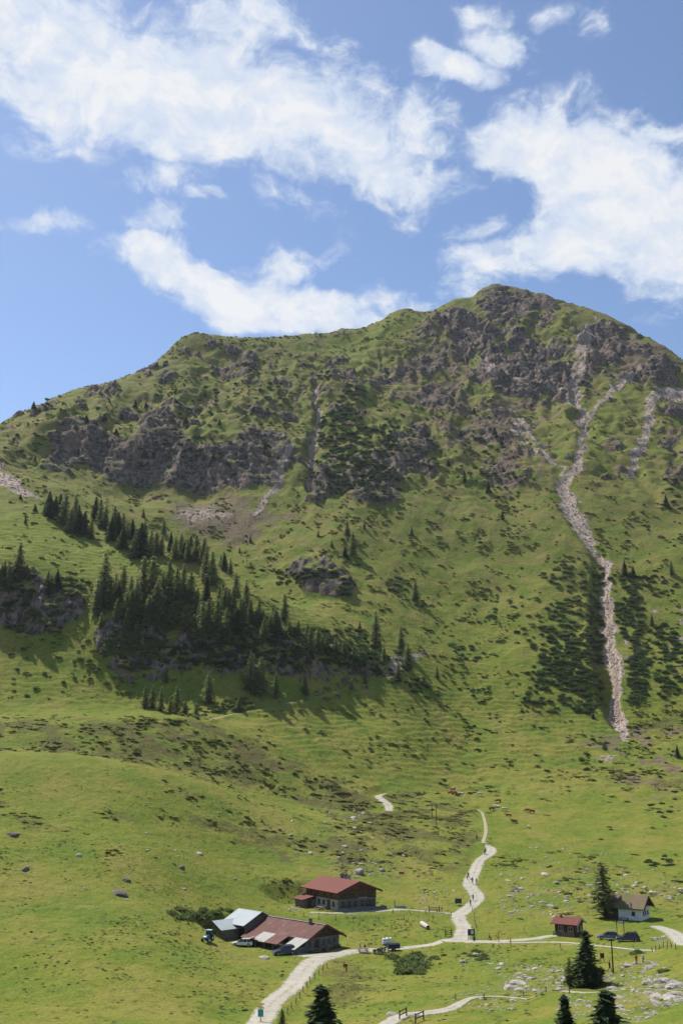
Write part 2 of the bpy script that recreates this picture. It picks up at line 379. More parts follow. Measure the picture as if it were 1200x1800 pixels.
# dwarf-shrub heath: on the knolls and along the foot of the mountain
heath = np.clip(zone([(-80, 1262), (380, 1268), (640, 1390), (650, 1440), (600, 1435), (400, 1380), (200, 1338), (-80, 1318)], 8, 14, 318, 460) * (.45 + .55 * sstep(speck2, -.3, .3))
        + zone([(640, 1390), (800, 1400), (850, 1450), (830, 1520), (760, 1545), (600, 1530), (560, 1450)], 22, 22, 280, 420) * (.3 + .7 * sstep(speck2, -.25, .25))
        + zone([(280, 1380), (560, 1440), (620, 1540), (480, 1560), (330, 1480)], 30, 36, 200, 340) * sstep(speck2, -.05, .35) * .7
        + zone([(560, 1690), (680, 1690), (690, 1760), (560, 1790)], 16, 24, 100, 220) * sstep(speck2, -.2, .3) * .8
        + zone([(870, 1500), (960, 1490), (1220, 1540), (1220, 1625), (1080, 1600), (980, 1625), (880, 1600)], 20, 26, 220, 330) * sstep(speck2, -.2, .3) * .55
        + zone([(900, 1690), (1040, 1710), (1220, 1670), (1220, 1790), (1080, 1780), (900, 1750)], 16, 24, 90, 210) * sstep(speck2, -.15, .3) * .6
        + zone([(-40, 1370), (120, 1380), (260, 1410), (240, 1480), (60, 1480), (-40, 1450)], 20, 30, 220, 320) * sstep(speck2, .0, .35) * .6
        + zone([(1000, 1300), (1210, 1240), (1210, 1440), (1060, 1400)], 24, 30, 380) * sstep(speck, -.2, .3) * .8, 0, 1)

# ------------------------------------------------------------------ relief detail
noise_w = sstep(GY, 255, 420)
_far = np.where(GY > 600, BASEZ / np.maximum(GY, 1), -1)
GZ = GZ + fbm(GX, GY, 60, 4, .5, 41) * (1.0 + 4.0 * sstep(GY, 430, 620) * sstep(np.abs(GY - GY[np.argmax(_far, 0), np.arange(NS)][None]), 0, 80)) * (.25 + .75 * noise_w)
GZ = GZ + fbm(GX, GY, 9, 3, .5, 47) * (.16 + .5 * noise_w + .6 * high)
# steep couloirs and ribs running down the mountain; the skyline itself stays smooth
_far = np.where(GY > 600, BASEZ / np.maximum(GY, 1), -1)
crestY = GY[np.argmax(_far, 0), np.arange(NS)]
calm = .06 + .94 * sstep(np.abs(GY - crestY[None]), 4, 75)
calm = np.maximum(calm, .45 * crag_top)
calm_r = .45 + .7 * sstep(np.abs(GY - crestY[None]), 2, 30)
rib = ridged(GX + fbm(GX, GY, 60, 3, .5, 52) * 22, GY * .22, 46, 3, .5, 55)
GZ = GZ + (rib - .4) * 8.5 * sstep(BASEZ, 120, 260) * calm
GZ = GZ + fbm(GX, GY + GZ, 20, 4, .55, 61) * 3.2 * high * calm * (1 - .6 * lush)
# rock faces: buttresses and ledges
blk = ridged(GX + wx * 5, (GY + GZ) * .45, 26, 4, .48, 66)
rockd = rock * (.35 + .65 * sstep(GY, 300, 500)) * calm_r
GZ = GZ + rockd * (blk - .35) * (4.2 + 3.5 * crag_mid + 2.5 * crag_right)
terr = 9.0
st = (GZ + fbm(GX, GY, 46, 4, .55, 71) * 26) / terr
fr_ = st - np.floor(st)
GZ = GZ + rockd * (np.floor(st) + sstep(fr_, .2, .85) - st) * terr * (.45 + .3 * speck2)
# the torrent bed is cut into the slope
gul = streak([(1003, 700, 10), (1022, 735, 10), (1032, 780, 8), (1010, 830, 8), (986, 862, 10), (996, 900, 10), (1024, 945, 10), (1052, 972, 9), (1052, 1005, 12), (1053, 1050, 15), (1053, 1100, 16), (1059, 1160, 17), (1068, 1220, 16), (1082, 1268, 8)], 10, 8, 6, 400)
GZ = GZ - gul * np.interp(PY, [690, 950, 1000, 1060, 1230, 1290], [3, 2.5, 6, 9, 9, 1.5])
GZ = GZ - streak([(552, 690, 6), (560, 740, 8), (548, 800, 8), (545, 860, 6)], 6, 8, 8, 600) * 6
GZ = GZ + zone([(500, 1000), (560, 985), (625, 1020), (610, 1045), (540, 1045)], 16, 6, 480) * 5
# pasture: hummocks and cattle terracettes on the gentler slopes
cow = np.sin((GZ * 1.0 + fbm(GX, GY, 14, 3, .5, 77) * 2.2) * 2 * np.pi / 2.3)
GZ = GZ + cow * .22 * sstep(GY, 380, 420) * sstep(GY, 560, 500) * (1 - rock)
GZ = GZ + np.maximum(0, fbm(GX, GY, 4.2, 3, .55, 83)) * (.35 + .5 * heath) * sstep(GY, 120, 160)
# ------------------------------------------------------------------ roads: drape centre lines, level the ground beneath
def smooth_line(pxy, step=1.2, sm=True, base=None):
    """photo pixels (px, py, half width m) -> evenly spaced ground points"""
    F = GZ if base is None else base
    p = [(*hit(a[0], a[1], F)[:2], a[2]) for a in pxy]
    p = np.array(p); n = len(p)
    out = []
    for i in range(n - 1):
        p0 = p[max(i - 1, 0)]; p1 = p[i]; p2 = p[i + 1]; p3 = p[min(i + 2, n - 1)]
        m = max(2, int(np.hypot(*(p2 - p1)[:2]) / step))
        for k in range(m):
            t = k / m
            out.append(.5 * ((2 * p1) + (-p0 + p2) * t + (2 * p0 - 5 * p1 + 4 * p2 - p3) * t * t + (-p0 + 3 * p1 - 3 * p2 + p3) * t ** 3))
    out.append(p[-1])
    return np.array(out)
ROADS = {}
SM = BASEZ
def add_road(name, pxy, step=1.2):
    q = smooth_line(pxy, step, base=SM)
    z = grid_sample(GZ, q[:, 0], q[:, 1])
    k = 9; zz = np.convolve(np.pad(z, k, mode='edge'), np.ones(2 * k + 1) / (2 * k + 1), 'valid')
    ROADS[name] = np.column_stack([q, zz])
# (px, py, half width in metres)
add_road('road_main', [(425, 1830, 2.3), (470, 1780, 2.3), (515, 1733, 2.4), (545, 1697, 2.6), (580, 1683, 2.6), (640, 1674, 2.0), (720, 1667, 1.6), (770, 1660, 1.6), (806, 1655, 1.9), (860, 1655, 1.3), (930, 1651, 1.2), (985, 1645, 1.2), (1020, 1640, 1.0)])
add_road('yard', [(520, 1676, 1.6), (555, 1681, 2.8), (590, 1679, 2.6), (620, 1674, 1.8)])
add_road('path_up', [(808, 1654, 2.2), (815, 1632, 2.1), (806, 1611, 2.2), (833, 1590, 2.1), (838, 1575, 2.2), (825, 1556, 2.3), (833, 1535, 2.1), (843, 1513, 1.9), (860, 1500, 2.2), (861, 1489, 1.7), (849, 1482, .7)])
add_road('path_hut', [(806, 1609, 1.4), (780, 1607, .8), (735, 1601, .9), (690, 1600, 1.4), (650, 1603, 1.4), (600, 1607, 1.0), (545, 1603, .8)])
add_road('path_ridge', [(684, 1428, 1.5), (682, 1418, 1.9), (672, 1408, 1.9), (664, 1399, 1.6), (678, 1392, .7)])
add_road('road_chalet', [(1235, 1668, 2.0), (1200, 1659, 2.2), (1185, 1643, 2.2), (1165, 1633, 2.0), (1150, 1628, 1.6)])
add_road('track_right', [(815, 1659, .7), (900, 1658, .7), (985, 1657, .8), (1060, 1664, .8), (1130, 1669, .8), (1180, 1665, 1.0), (1205, 1659, 1.6)])
add_road('path_front', [(655, 1815, 1.4), (700, 1793, 1.4), (745, 1783, 1.4), (790, 1774, 1.2), (830, 1761, .6), (880, 1757, .4), (950, 1755, .3)])
add_road('path_slope', [(985, 1752, .6), (1040, 1751, .6), (1085, 1745, .4), (1150, 1737, .3), (1205, 1735, .3)])
add_road('trail_mountain', [(368, 1268, .5), (400, 1259, .6), (450, 1248, .6), (510, 1237, .6), (560, 1224, .6), (610, 1207, .7), (650, 1194, .7), (690, 1184, .6)], 1.6)
add_road('trail_meadow', [(848, 1483, .6), (853, 1462, .7), (852, 1445, .6), (846, 1428, .5), (836, 1420, .3)])
bumpy = []
for name, q in ROADS.items():
    sel = (GX > q[:, 0].min() - 8) & (GX < q[:, 0].max() + 8) & (GY > q[:, 1].min() - 8) & (GY < q[:, 1].max() + 8)
    gx = GX[sel]; gy = GY[sel]
    best = np.full(gx.shape, 1e9); zt = np.zeros(gx.shape); hw = np.zeros(gx.shape)
    for i in range(0, len(q)):
        d = np.hypot(gx - q[i, 0], gy - q[i, 1]); m = d < best
        best = np.where(m, d, best); zt = np.where(m, q[i, 3], zt); hw = np.where(m, q[i, 2], hw)
    k = 1 - sstep(best, hw + .5, hw + (4.5 if name[:4] != 'trai' else 2.5))
    z = GZ[sel]; GZ[sel] = z + (zt - z) * k
PADS = []
def pad(px, py, rad, soft=6, dz=0.0):
    """levelled ground under a building; returns its centre"""
    global GZ
    c = hit(px, py)
    d = np.hypot(GX - c.x, GY - c.y)
    k = 1 - sstep(d, rad, rad + soft)
    GZ = GZ + (c.z + dz - GZ) * k
    return Vector((c.x, c.y, c.z + dz))
# level ground for the buildings (front corners read off the photograph)
HUT_POS = hit(593, 1602)
BARN_POS = hit(537, 1674)
CABIN_POS = hit(1012, 1647)
CHALET_POS = hit(1127, 1619)
_b = R(44)
def _loc(c, a, x, y, dz=0): return Vector((c.x + x * math.cos(a) - y * math.sin(a), c.y + x * math.sin(a) + y * math.cos(a), c.z + dz))
SHED_POS = _loc(BARN_POS, _b, -1.2, 17.2, .5)
def level(c, ang, x0, x1, y0, y1, soft=5.0):
    """flatten a rotated rectangle round a building to the height of its corner"""
    global GZ
    ca, sa = math.cos(ang), math.sin(ang)
    lx = (GX - c.x) * ca + (GY - c.y) * sa; ly = -(GX - c.x) * sa + (GY - c.y) * ca
    dx = np.maximum(np.maximum(x0 - lx, lx - x1), 0); dy = np.maximum(np.maximum(y0 - ly, ly - y1), 0)
    k = 1 - sstep(np.hypot(dx, dy), 0, soft)
    GZ = GZ + (c.z - GZ) * k
level(HUT_POS, R(33), -4.5, 13, -3, 16, 7)
level(BARN_POS, _b, -6, 11, -4, 17, 6)
level(SHED_POS, _b, -6, 9, -.5, 8, 4)
level(CABIN_POS, R(57), -1.5, 4.5, -.5, 5, 4)
level(CHALET_POS, R(57), -2, 7, -2, 11.5, 5)
# ------------------------------------------------------------------ materials
def mat(name):
    m = bpy.data.materials.new(name); m.use_nodes = True
    t = NT(m.node_tree); b = m.node_tree.nodes['Principled BSDF']
    b.inputs['Specular IOR Level'].default_value = .2
    return m, t, b
def coords(t, kind='Object'):
    return t.new('ShaderNodeTexCoord').outputs[kind]
def bump(t, b, h, strength, dist):
    bp = t.new('ShaderNodeBump'); t.l.new(h, bp.inputs['Height'])
    bp.inputs['Strength'].default_value = strength; bp.inputs['Distance'].default_value = dist
    t.l.new(bp.outputs[0], b.inputs['Normal'])
def attr(t, name):
    a = t.new('ShaderNodeAttribute'); a.attribute_name = name
    return a.outputs['Fac']

def terrain_material():
    m, t, b = mat('alpine_ground')
    co = coords(t)
    geo = t.new('ShaderNodeNewGeometry')
    big = t.noise(co, .012, 4, .6); mid = t.noise(co, .07, 5, .62); sml = t.noise(co, .45, 5, .62); fin = t.noise(co, 2.2, 4, .65)
    g = t.mix(t.smooth(big, .35, .65), (.134, .155, .020), (.174, .168, .032))
    g = t.mix(t.smooth(mid, .42, .68), g, (.096, .140, .017))
    g = t.mix(t.math('MULTIPLY', t.smooth(mid, .50, .30), .6), g, (.195, .172, .046))
    g = t.mix(t.math('MULTIPLY', t.smooth(sml, .52, .70), .62), g, (.070, .094, .015))
    g = t.mix(t.math('MULTIPLY', t.smooth(sml, .44, .28), .45), g, (.215, .200, .060))
    g = t.mix(t.math('MULTIPLY', t.smooth(fin, .53, .68), .7), g, (.060, .078, .016))
    g = t.mix(t.math('MULTIPLY', t.smooth(fin, .44, .30), .55), g, (.225, .215, .07))
    # the higher turf is poorer: more ochre, less green
    zz = t.new('ShaderNodeSeparateXYZ'); t.l.new(co, zz.inputs[0])
    hi_ = t.smooth(zz.outputs['Z'], 40, 220)
    g = t.mix(t.math('MULTIPLY', hi_, t.smooth(mid, .62, .38, .15, .6)), g, (.140, .118, .045))
    g = t.mix(t.math('MULTIPLY', t.smooth(t.math('ADD', attr(t, 'lush'), t.math('MULTIPLY', t.math('SUBTRACT', mid, .5), .8)), .2, .8), .7), g, t.mix(t.smooth(sml, .35, .65), (.155, .185, .030), (.125, .165, .024)))
    # heath: brown-green dwarf shrubs
    hz = t.math('ADD', attr(t, 'heath'), t.math('MULTIPLY', t.math('SUBTRACT', sml, .5), .8))
    h = t.mix(t.smooth(fin, .38, .62), (.115, .105, .034), (.045, .055, .014))
    h = t.mix(t.smooth(mid, .45, .6), h, (.095, .075, .032))
    g = t.mix(t.math('MULTIPLY', t.smooth(hz, .35, .85), .8), g, h)
    # bare soil showing through thin turf
    so = t.mix(t.smooth(sml, .35, .65), (.175, .120, .092), (.105, .082, .050))
    sz = t.math('ADD', attr(t, 'soil'), t.math('MULTIPLY', t.math('SUBTRACT', t.noise(co, .11, 6, .65), .5), 2.0))
    g = t.mix(t.math('MULTIPLY', t.smooth(sz, .25, .85), .85), g, so)
    # rock
    strat = t.new('ShaderNodeMapping'); t.l.new(co, strat.inputs[0]); strat.inputs['Scale'].default_value = (1, 1, .45)
    rn = t.noise(strat.outputs[0], .35, 8, .68, .6); rb = t.noise(co, .05, 4, .6)
    wv = t.new('ShaderNodeTexWave', wave_type='BANDS', bands_direction='Z'); t.l.new(co, wv.inputs['Vector'])
    wv.inputs['Scale'].default_value = .055; wv.inputs['Distortion'].default_value = 16; wv.inputs['Detail'].default_value = 5; wv.inputs['Detail Scale'].default_value = .8
    r = t.mix(t.smooth(rn, .40, .66), (.034, .027, .025), (.215, .170, .142))  # mottled rock; its near-black tones put extra cliff shadow into the colour
    r = t.mix(t.math('MULTIPLY', t.smooth(wv.outputs['Fac'], .66, .95), .3), r, (.26, .21, .175))
    r = t.mix(t.math('MULTIPLY', t.smooth(rb, .5, .68), .6), r, (.195, .128, .095))
    steep = t.new('ShaderNodeSeparateXYZ'); t.l.new(geo.outputs['True Normal'], steep.inputs[0])
    rk = t.math('ADD', attr(t, 'rock'), t.math('MULTIPLY', t.math('SUBTRACT', t.noise(co, .16, 7, .68), .5), 1.3))
    rk = t.math('ADD', rk, t.smooth(steep.outputs['Z'], .52, .36, 0, .45))
    rk = t.math('SUBTRACT', rk, t.smooth(steep.outputs['Z'], .58, .80, 0, .72))
    rockf = t.smooth(rk, .34, .62)
    c = t.mix(rockf, g, r)
    # scree and torrent gravel
    vo = t.new('ShaderNodeTexVoronoi'); t.l.new(co, vo.inputs['Vector']); vo.inputs['Scale'].default_value = .9
    s = t.mix(t.smooth(rn, .3, .7), (.29, .225, .185), (.50, .42, .36))
    s = t.mix(t.smooth(vo.outputs['Distance'], .15, .7), s, (.24, .185, .15))
    sc = t.math('ADD', attr(t, 'scree'), t.math('MULTIPLY', t.math('SUBTRACT', t.noise(co, .3, 5, .65), .5), .9))
    screef = t.smooth(sc, .38, .62)
    c = t.mix(screef, c, s)
    t.l.new(c, b.inputs['Base Color'])
    b.inputs['Roughness'].default_value = .95
    b.inputs['Specular IOR Level'].default_value = .08
    hgt = t.math('ADD', t.math('MULTIPLY', sml, 1.0), t.math('MULTIPLY', fin, .35))
    hgt = t.math('ADD', hgt, t.math('MULTIPLY', t.math('MULTIPLY', rn, rockf), 3.0))
    bump(t, b, hgt, 1.0, .7)
    return m

def link(name, me, parent=None, **props):
    o = bpy.data.objects.new(name, me); COL.objects.link(o)
    if parent is not None: o.parent = parent
    for k, v in props.items(): o[k] = v
    return o
def quick_mesh(name, verts, faces, material=None, smooth=False):
    me = bpy.data.meshes.new(name); me.from_pydata([tuple(v) for v in verts], [], faces); me.update()
    if material is not None: me.materials.append(material)
    if smooth: me.polygons.foreach_set('use_smooth', [True] * len(me.polygons))
    return me
def np_mesh(name, co, quads, material=None, smooth=False):
    """fast mesh from arrays: co (n,3), faces (m,k)"""
    me = bpy.data.meshes.new(name)
    k = quads.shape[1]
    me.vertices.add(len(co)); me.vertices.foreach_set('co', np.ascontiguousarray(co, np.float32).ravel())
    me.loops.add(len(quads) * k); me.loops.foreach_set('vertex_index', np.ascontiguousarray(quads, np.int32).ravel())
    me.polygons.add(len(quads)); me.polygons.foreach_set('loop_start', np.arange(0, len(quads) * k, k, dtype=np.int32))
    me.polygons.foreach_set('loop_total', np.full(len(quads), k, np.int32))
    if smooth: me.polygons.foreach_set('use_smooth', np.ones(len(quads), bool))
    me.update(calc_edges=True); me.validate()
    if material is not None: me.materials.append(material)
    return me
def build_ground():
    idx = np.arange(NR * NS).reshape(NR, NS)
    q = np.stack([idx[:-1, :-1], idx[:-1, 1:], idx[1:, 1:], idx[1:, :-1]], -1).reshape(-1, 4)
    me = np_mesh('alpine_ground', np.stack([GX, GY, GZ], -1).reshape(-1, 3), q, terrain_material(), True)
    for nm, a in (('rock', rock), ('scree', scree), ('soil', soil), ('heath', heath), ('lush', lush)):
        at = me.attributes.new(nm, 'FLOAT', 'POINT'); at.data.foreach_set('value', a.ravel().astype(np.float32))
    link('mountain_ground', me, kind='structure')

def road_material(name, c1, c2):
    m, t, b = mat(name)
    co = coords(t)
    a = t.noise(co, .5, 5, .6); f = t.noise(co, 5, 4, .7)
    c = t.mix(t.smooth(a, .3, .7), c1, c2)
    c = t.mix(t.math('MULTIPLY', t.smooth(f, .5, .7), .5), c, (.15, .14, .10))
    at = attr(t, 'edge')
    gr = t.math('ADD', at, t.math('MULTIPLY', t.math('SUBTRACT', t.noise(co, 1.2, 5, .7), .5), 1.3))
    c = t.mix(t.smooth(gr, .62, .9), c, (.115, .14, .025))
    mid = t.math('ADD', t.smooth(at, .34, .1), t.math('MULTIPLY', t.math('SUBTRACT', t.noise(co, .7, 5, .7), .5), 2.4))
    c = t.mix(t.math('MULTIPLY', t.smooth(mid, .85, 1.25), .6), c, (.17, .17, .07))
    t.l.new(c, b.inputs['Base Color']); b.inputs['Roughness'].default_value = .95
    bump(t, b, f, .4, .06)
    return m
def build_roads():
    mg = road_material('pale_gravel', (.365, .335, .285), (.295, .27, .228))
    mt = road_material('trodden_earth', (.34, .29, .215), (.26, .22, .15))
    nice = {'road_main': 'road', 'yard': 'gravel_yard', 'path_up': 'hiking_path', 'path_hut': 'hut_path', 'path_ridge': 'ridge_path', 'road_chalet': 'chalet_road', 'track_right': 'farm_track', 'path_front': 'stream_path', 'path_slope': 'slope_path', 'trail_mountain': 'mountain_trail', 'trail_meadow': 'meadow_trail'}
    lift = .05
    for name, q in ROADS.items():
        lift += .006
        d = np.gradient(q[:, :2], axis=0); d /= np.linalg.norm(d, axis=1)[:, None] + 1e-9
        nrm = np.stack([-d[:, 1], d[:, 0]], -1)
        rr = np.random.default_rng(len(name))
        nW = 9; L = len(q)
        wl = q[:, 2] * (1 + .12 * perlin(np.arange(L) * .17, np.full(L, 3.3), 3)) ; wr = q[:, 2] * (1 + .12 * perlin(np.arange(L) * .19, np.full(L, 8.1), 5))
        jl = rr.normal(0, .08, L); jr = rr.normal(0, .08, L)
        co = np.zeros((L, nW, 3)); ed = np.zeros((L, nW))
        for j in range(nW):
            f = j / (nW - 1) * 2 - 1
            off = np.where(f < 0, f * (wl + jl), f * (wr + jr)) if abs(f) == 1 else np.where(f < 0, f * wl, f * wr)
            co[:, j, :2] = q[:, :2] + nrm * off[:, None]
            co[:, j, 2] = grid_sample(GZ, co[:, j, 0], co[:, j, 1]) + lift - (.10 if abs(f) == 1 else 0)
            ed[:, j] = abs(f)
        idx = np.arange(L * nW).reshape(L, nW)
        fc = np.stack([idx[:-1, :-1], idx[:-1, 1:], idx[1:, 1:], idx[1:, :-1]], -1).reshape(-1, 4)
        me = np_mesh(nice[name], co.reshape(-1, 3), fc[:, ::-1], mt if name in ('trail_mountain', 'trail_meadow', 'path_slope') else mg, True)
        at = me.attributes.new('edge', 'FLOAT', 'POINT'); at.data.foreach_set('value', ed.ravel().astype(np.float32))
        link(nice[name], me, kind='structure')
def build_haze():
    hx = max(abs(GX).max(), 400) + 20
    y0, y1 = ROWY[0] - 15, ROWY[-1] + 20; z0, z1 = GZ.min() - 1, max(GZ.max(), 0) + 25
    v = [(-hx, y0, z0), (hx, y0, z0), (hx, y1, z0), (-hx, y1, z0), (-hx, y0, z1), (hx, y0, z1), (hx, y1, z1), (-hx, y1, z1)]
    f = [(0, 3, 2, 1), (4, 5, 6, 7), (0, 1, 5, 4), (1, 2, 6, 5), (2, 3, 7, 6), (3, 0, 4, 7)]
    m = bpy.data.materials.new('haze'); m.use_nodes = True
    n = m.node_tree.nodes; n.clear()
    pv = n.new('ShaderNodeVolumePrincipled'); out = n.new('ShaderNodeOutputMaterial')
    pv.inputs['Color'].default_value = (.80, .88, 1.0, 1); pv.inputs['Density'].default_value = HAZE; pv.inputs['Anisotropy'].default_value = .25
    m.node_tree.links.new(pv.outputs[0], out.inputs['Volume'])
    link('haze', quick_mesh('haze', v, f, m), kind='stuff')
HAZE = 0.000035
# ------------------------------------------------------------------ small mesh builder and things
class MB:
    def __init__(self): self.v = []; self.f = []; self.m = []; self.cur = 0
    def add(self, verts, faces):
        o = len(self.v); self.v += [tuple(p) for p in verts]
        self.f += [tuple(i + o for i in f) for f in faces]; self.m += [self.cur] * len(faces)
        return self
    def box(self, x0, x1, y0, y1, z0, z1):
        return self.add([(x0, y0, z0), (x1, y0, z0), (x1, y1, z0), (x0, y1, z0), (x0, y0, z1), (x1, y0, z1), (x1, y1, z1), (x0, y1, z1)],
                        [(0, 3, 2, 1), (4, 5, 6, 7), (0, 1, 5, 4), (1, 2, 6, 5), (2, 3, 7, 6), (3, 0, 4, 7)])
    def hexa(self, lo, hi):
        """eight corners: four below, four above, both counter-clockwise"""
        return self.add(list(lo) + list(hi), [(0, 3, 2, 1), (4, 5, 6, 7), (0, 1, 5, 4), (1, 2, 6, 5), (2, 3, 7, 6), (3, 0, 4, 7)])
    def slab(self, quad, th):
        q = [Vector(p) for p in quad]
        n = (q[1] - q[0]).cross(q[3] - q[0]).normalized() * th
        return self.hexa([p - n for p in q], q)
    def tube(self, pts, rad, n=8, cap=True):
        pts = [Vector(p) for p in pts]; rings = []
        rads = rad if isinstance(rad, (list, tuple)) else [rad] * len(pts)
        for i, p in enumerate(pts):
            d = (pts[min(i + 1, len(pts) - 1)] - pts[max(i - 1, 0)]).normalized()
            a = d.cross(Vector((0, 0, 1)) if abs(d.z) < .9 else Vector((1, 0, 0))).normalized(); b = d.cross(a)
            rings.append([p + (a * math.cos(2 * math.pi * k / n) + b * math.sin(2 * math.pi * k / n)) * rads[i] for k in range(n)])
        v = [p for r in rings for p in r]; f = []
        for i in range(len(pts) - 1):
            for k in range(n):
                f.append((i * n + k, i * n + (k + 1) % n, (i + 1) * n + (k + 1) % n, (i + 1) * n + k))
        if cap: f += [tuple(range(n)), tuple((len(pts) - 1) * n + k for k in range(n))[::-1]]
        return self.add(v, f)
    def prism(self, poly, axis, a, b):
        """outline in two axes, extruded along the third"""
        n = len(poly)
        def mk(p, t): return {'x': (t, p[0], p[1]), 'y': (p[0], t, p[1]), 'z': (p[0], p[1], t)}[axis]
        v = [mk(p, a) for p in poly] + [mk(p, b) for p in poly]
        f = [tuple(range(n))[::-1], tuple(range(n, 2 * n))] + [(i, (i + 1) % n, n + (i + 1) % n, n + i) for i in range(n)]
        return self.add(v, f)
    def mesh(self, name, *mats, smooth=False):
        me = quick_mesh(name, self.v, self.f, None, smooth)
        for m in mats: me.materials.append(m)
        if len(mats) > 1: me.polygons.foreach_set('material_index', self.m)
        import bmesh
        bm = bmesh.new(); bm.from_mesh(me); bmesh.ops.recalc_face_normals(bm, faces=bm.faces); bm.to_mesh(me); bm.free()
        return me
    def part(self, name, parent, *mats, smooth=False, label=None):
        o = link(name, self.mesh(name, *mats, smooth=smooth), parent)
        if label: o['label'] = label
        return o
def thing(name, loc, rz, label, cat, group=None, scale=1.0):
    o = bpy.data.objects.new(name, None); COL.objects.link(o); o.empty_display_size = .3
    o.location = loc; o.rotation_euler = (0, 0, rz); o.scale = (scale,) * 3 if not isinstance(scale, tuple) else scale
    o['label'] = label; o['category'] = cat
    if group: o['group'] = group
    return o
def tag(o, label, cat, group=None):
    o['label'] = label; o['category'] = cat
    if group: o['group'] = group
    return o
def depth_of(p): return p.y * _c + p.z * _s
def px2m(npx, p): return npx * depth_of(p) / FOC

def simple(name, c1, c2=None, scale=1.5, rough=.8, spec=.2, metal=0.0, bmp=0.0, detail=5):
    m, t, b = mat(name)
    if c2 is None: c2 = tuple(x * .75 for x in c1)
    n = t.noise(coords(t), scale, detail, .62)
    t.l.new(t.mix(t.smooth(n, .32, .68), c1, c2), b.inputs['Base Color'])
    b.inputs['Roughness'].default_value = rough; b.inputs['Specular IOR Level'].default_value = spec; b.inputs['Metallic'].default_value = metal
    if bmp: bump(t, b, n, .6, bmp)
    return m
def foliage(name, c1, c2, c3, trans=.35, scale=.6):
    """leaf or needle mass: two tones by clump, a third by individual, some light through the leaves"""
    m, t, b = mat(name)
    oi = t.new('ShaderNodeObjectInfo')
    co = coords(t)
    n = t.noise(co, scale, 3, .6)
    c = t.mix(t.smooth(n, .35, .65), c1, c2)
    c = t.mix(t.math('MULTIPLY', oi.outputs['Random'], .7), c, c3)
    t.l.new(c, b.inputs['Base Color']); b.inputs['Roughness'].default_value = .75; b.inputs['Specular IOR Level'].default_value = .12
    tr = t.new('ShaderNodeBsdfTranslucent'); t.l.new(c, tr.inputs['Color'])
    mx = t.new('ShaderNodeMixShader'); mx.inputs[0].default_value = trans
    t.l.new(b.outputs[0], mx.inputs[1]); t.l.new(tr.outputs[0], mx.inputs[2])
    t.l.new(mx.outputs[0], m.node_tree.nodes['Material Output'].inputs['Surface'])
    return m
F_LARCH = foliage('larch_needles', (.165, .200, .074), (.220, .250, .102), (.120, .150, .062), .62)
F_SPRUCE = foliage('spruce_needles', (.050, .078, .032), (.088, .120, .048), (.036, .062, .030), .46)
F_PINE = foliage('dwarf_pine_needles', (.056, .088, .026), (.096, .130, .042), (.046, .070, .029), .45)
F_ALDER = foliage('alder_leaves', (.115, .155, .044), (.165, .200, .068), (.098, .130, .048), .55)
F_HEATH = foliage('heath_leaves', (.175, .200, .040), (.235, .245, .066), (.165, .158, .056), .6, 2)
F_DOCK = foliage('dock_leaves', (.150, .205, .050), (.195, .240, .085), (.125, .175, .040), .5, 2)
M_BARK = simple('bark', (.085, .060, .045), (.040, .030, .024), 6, .9)

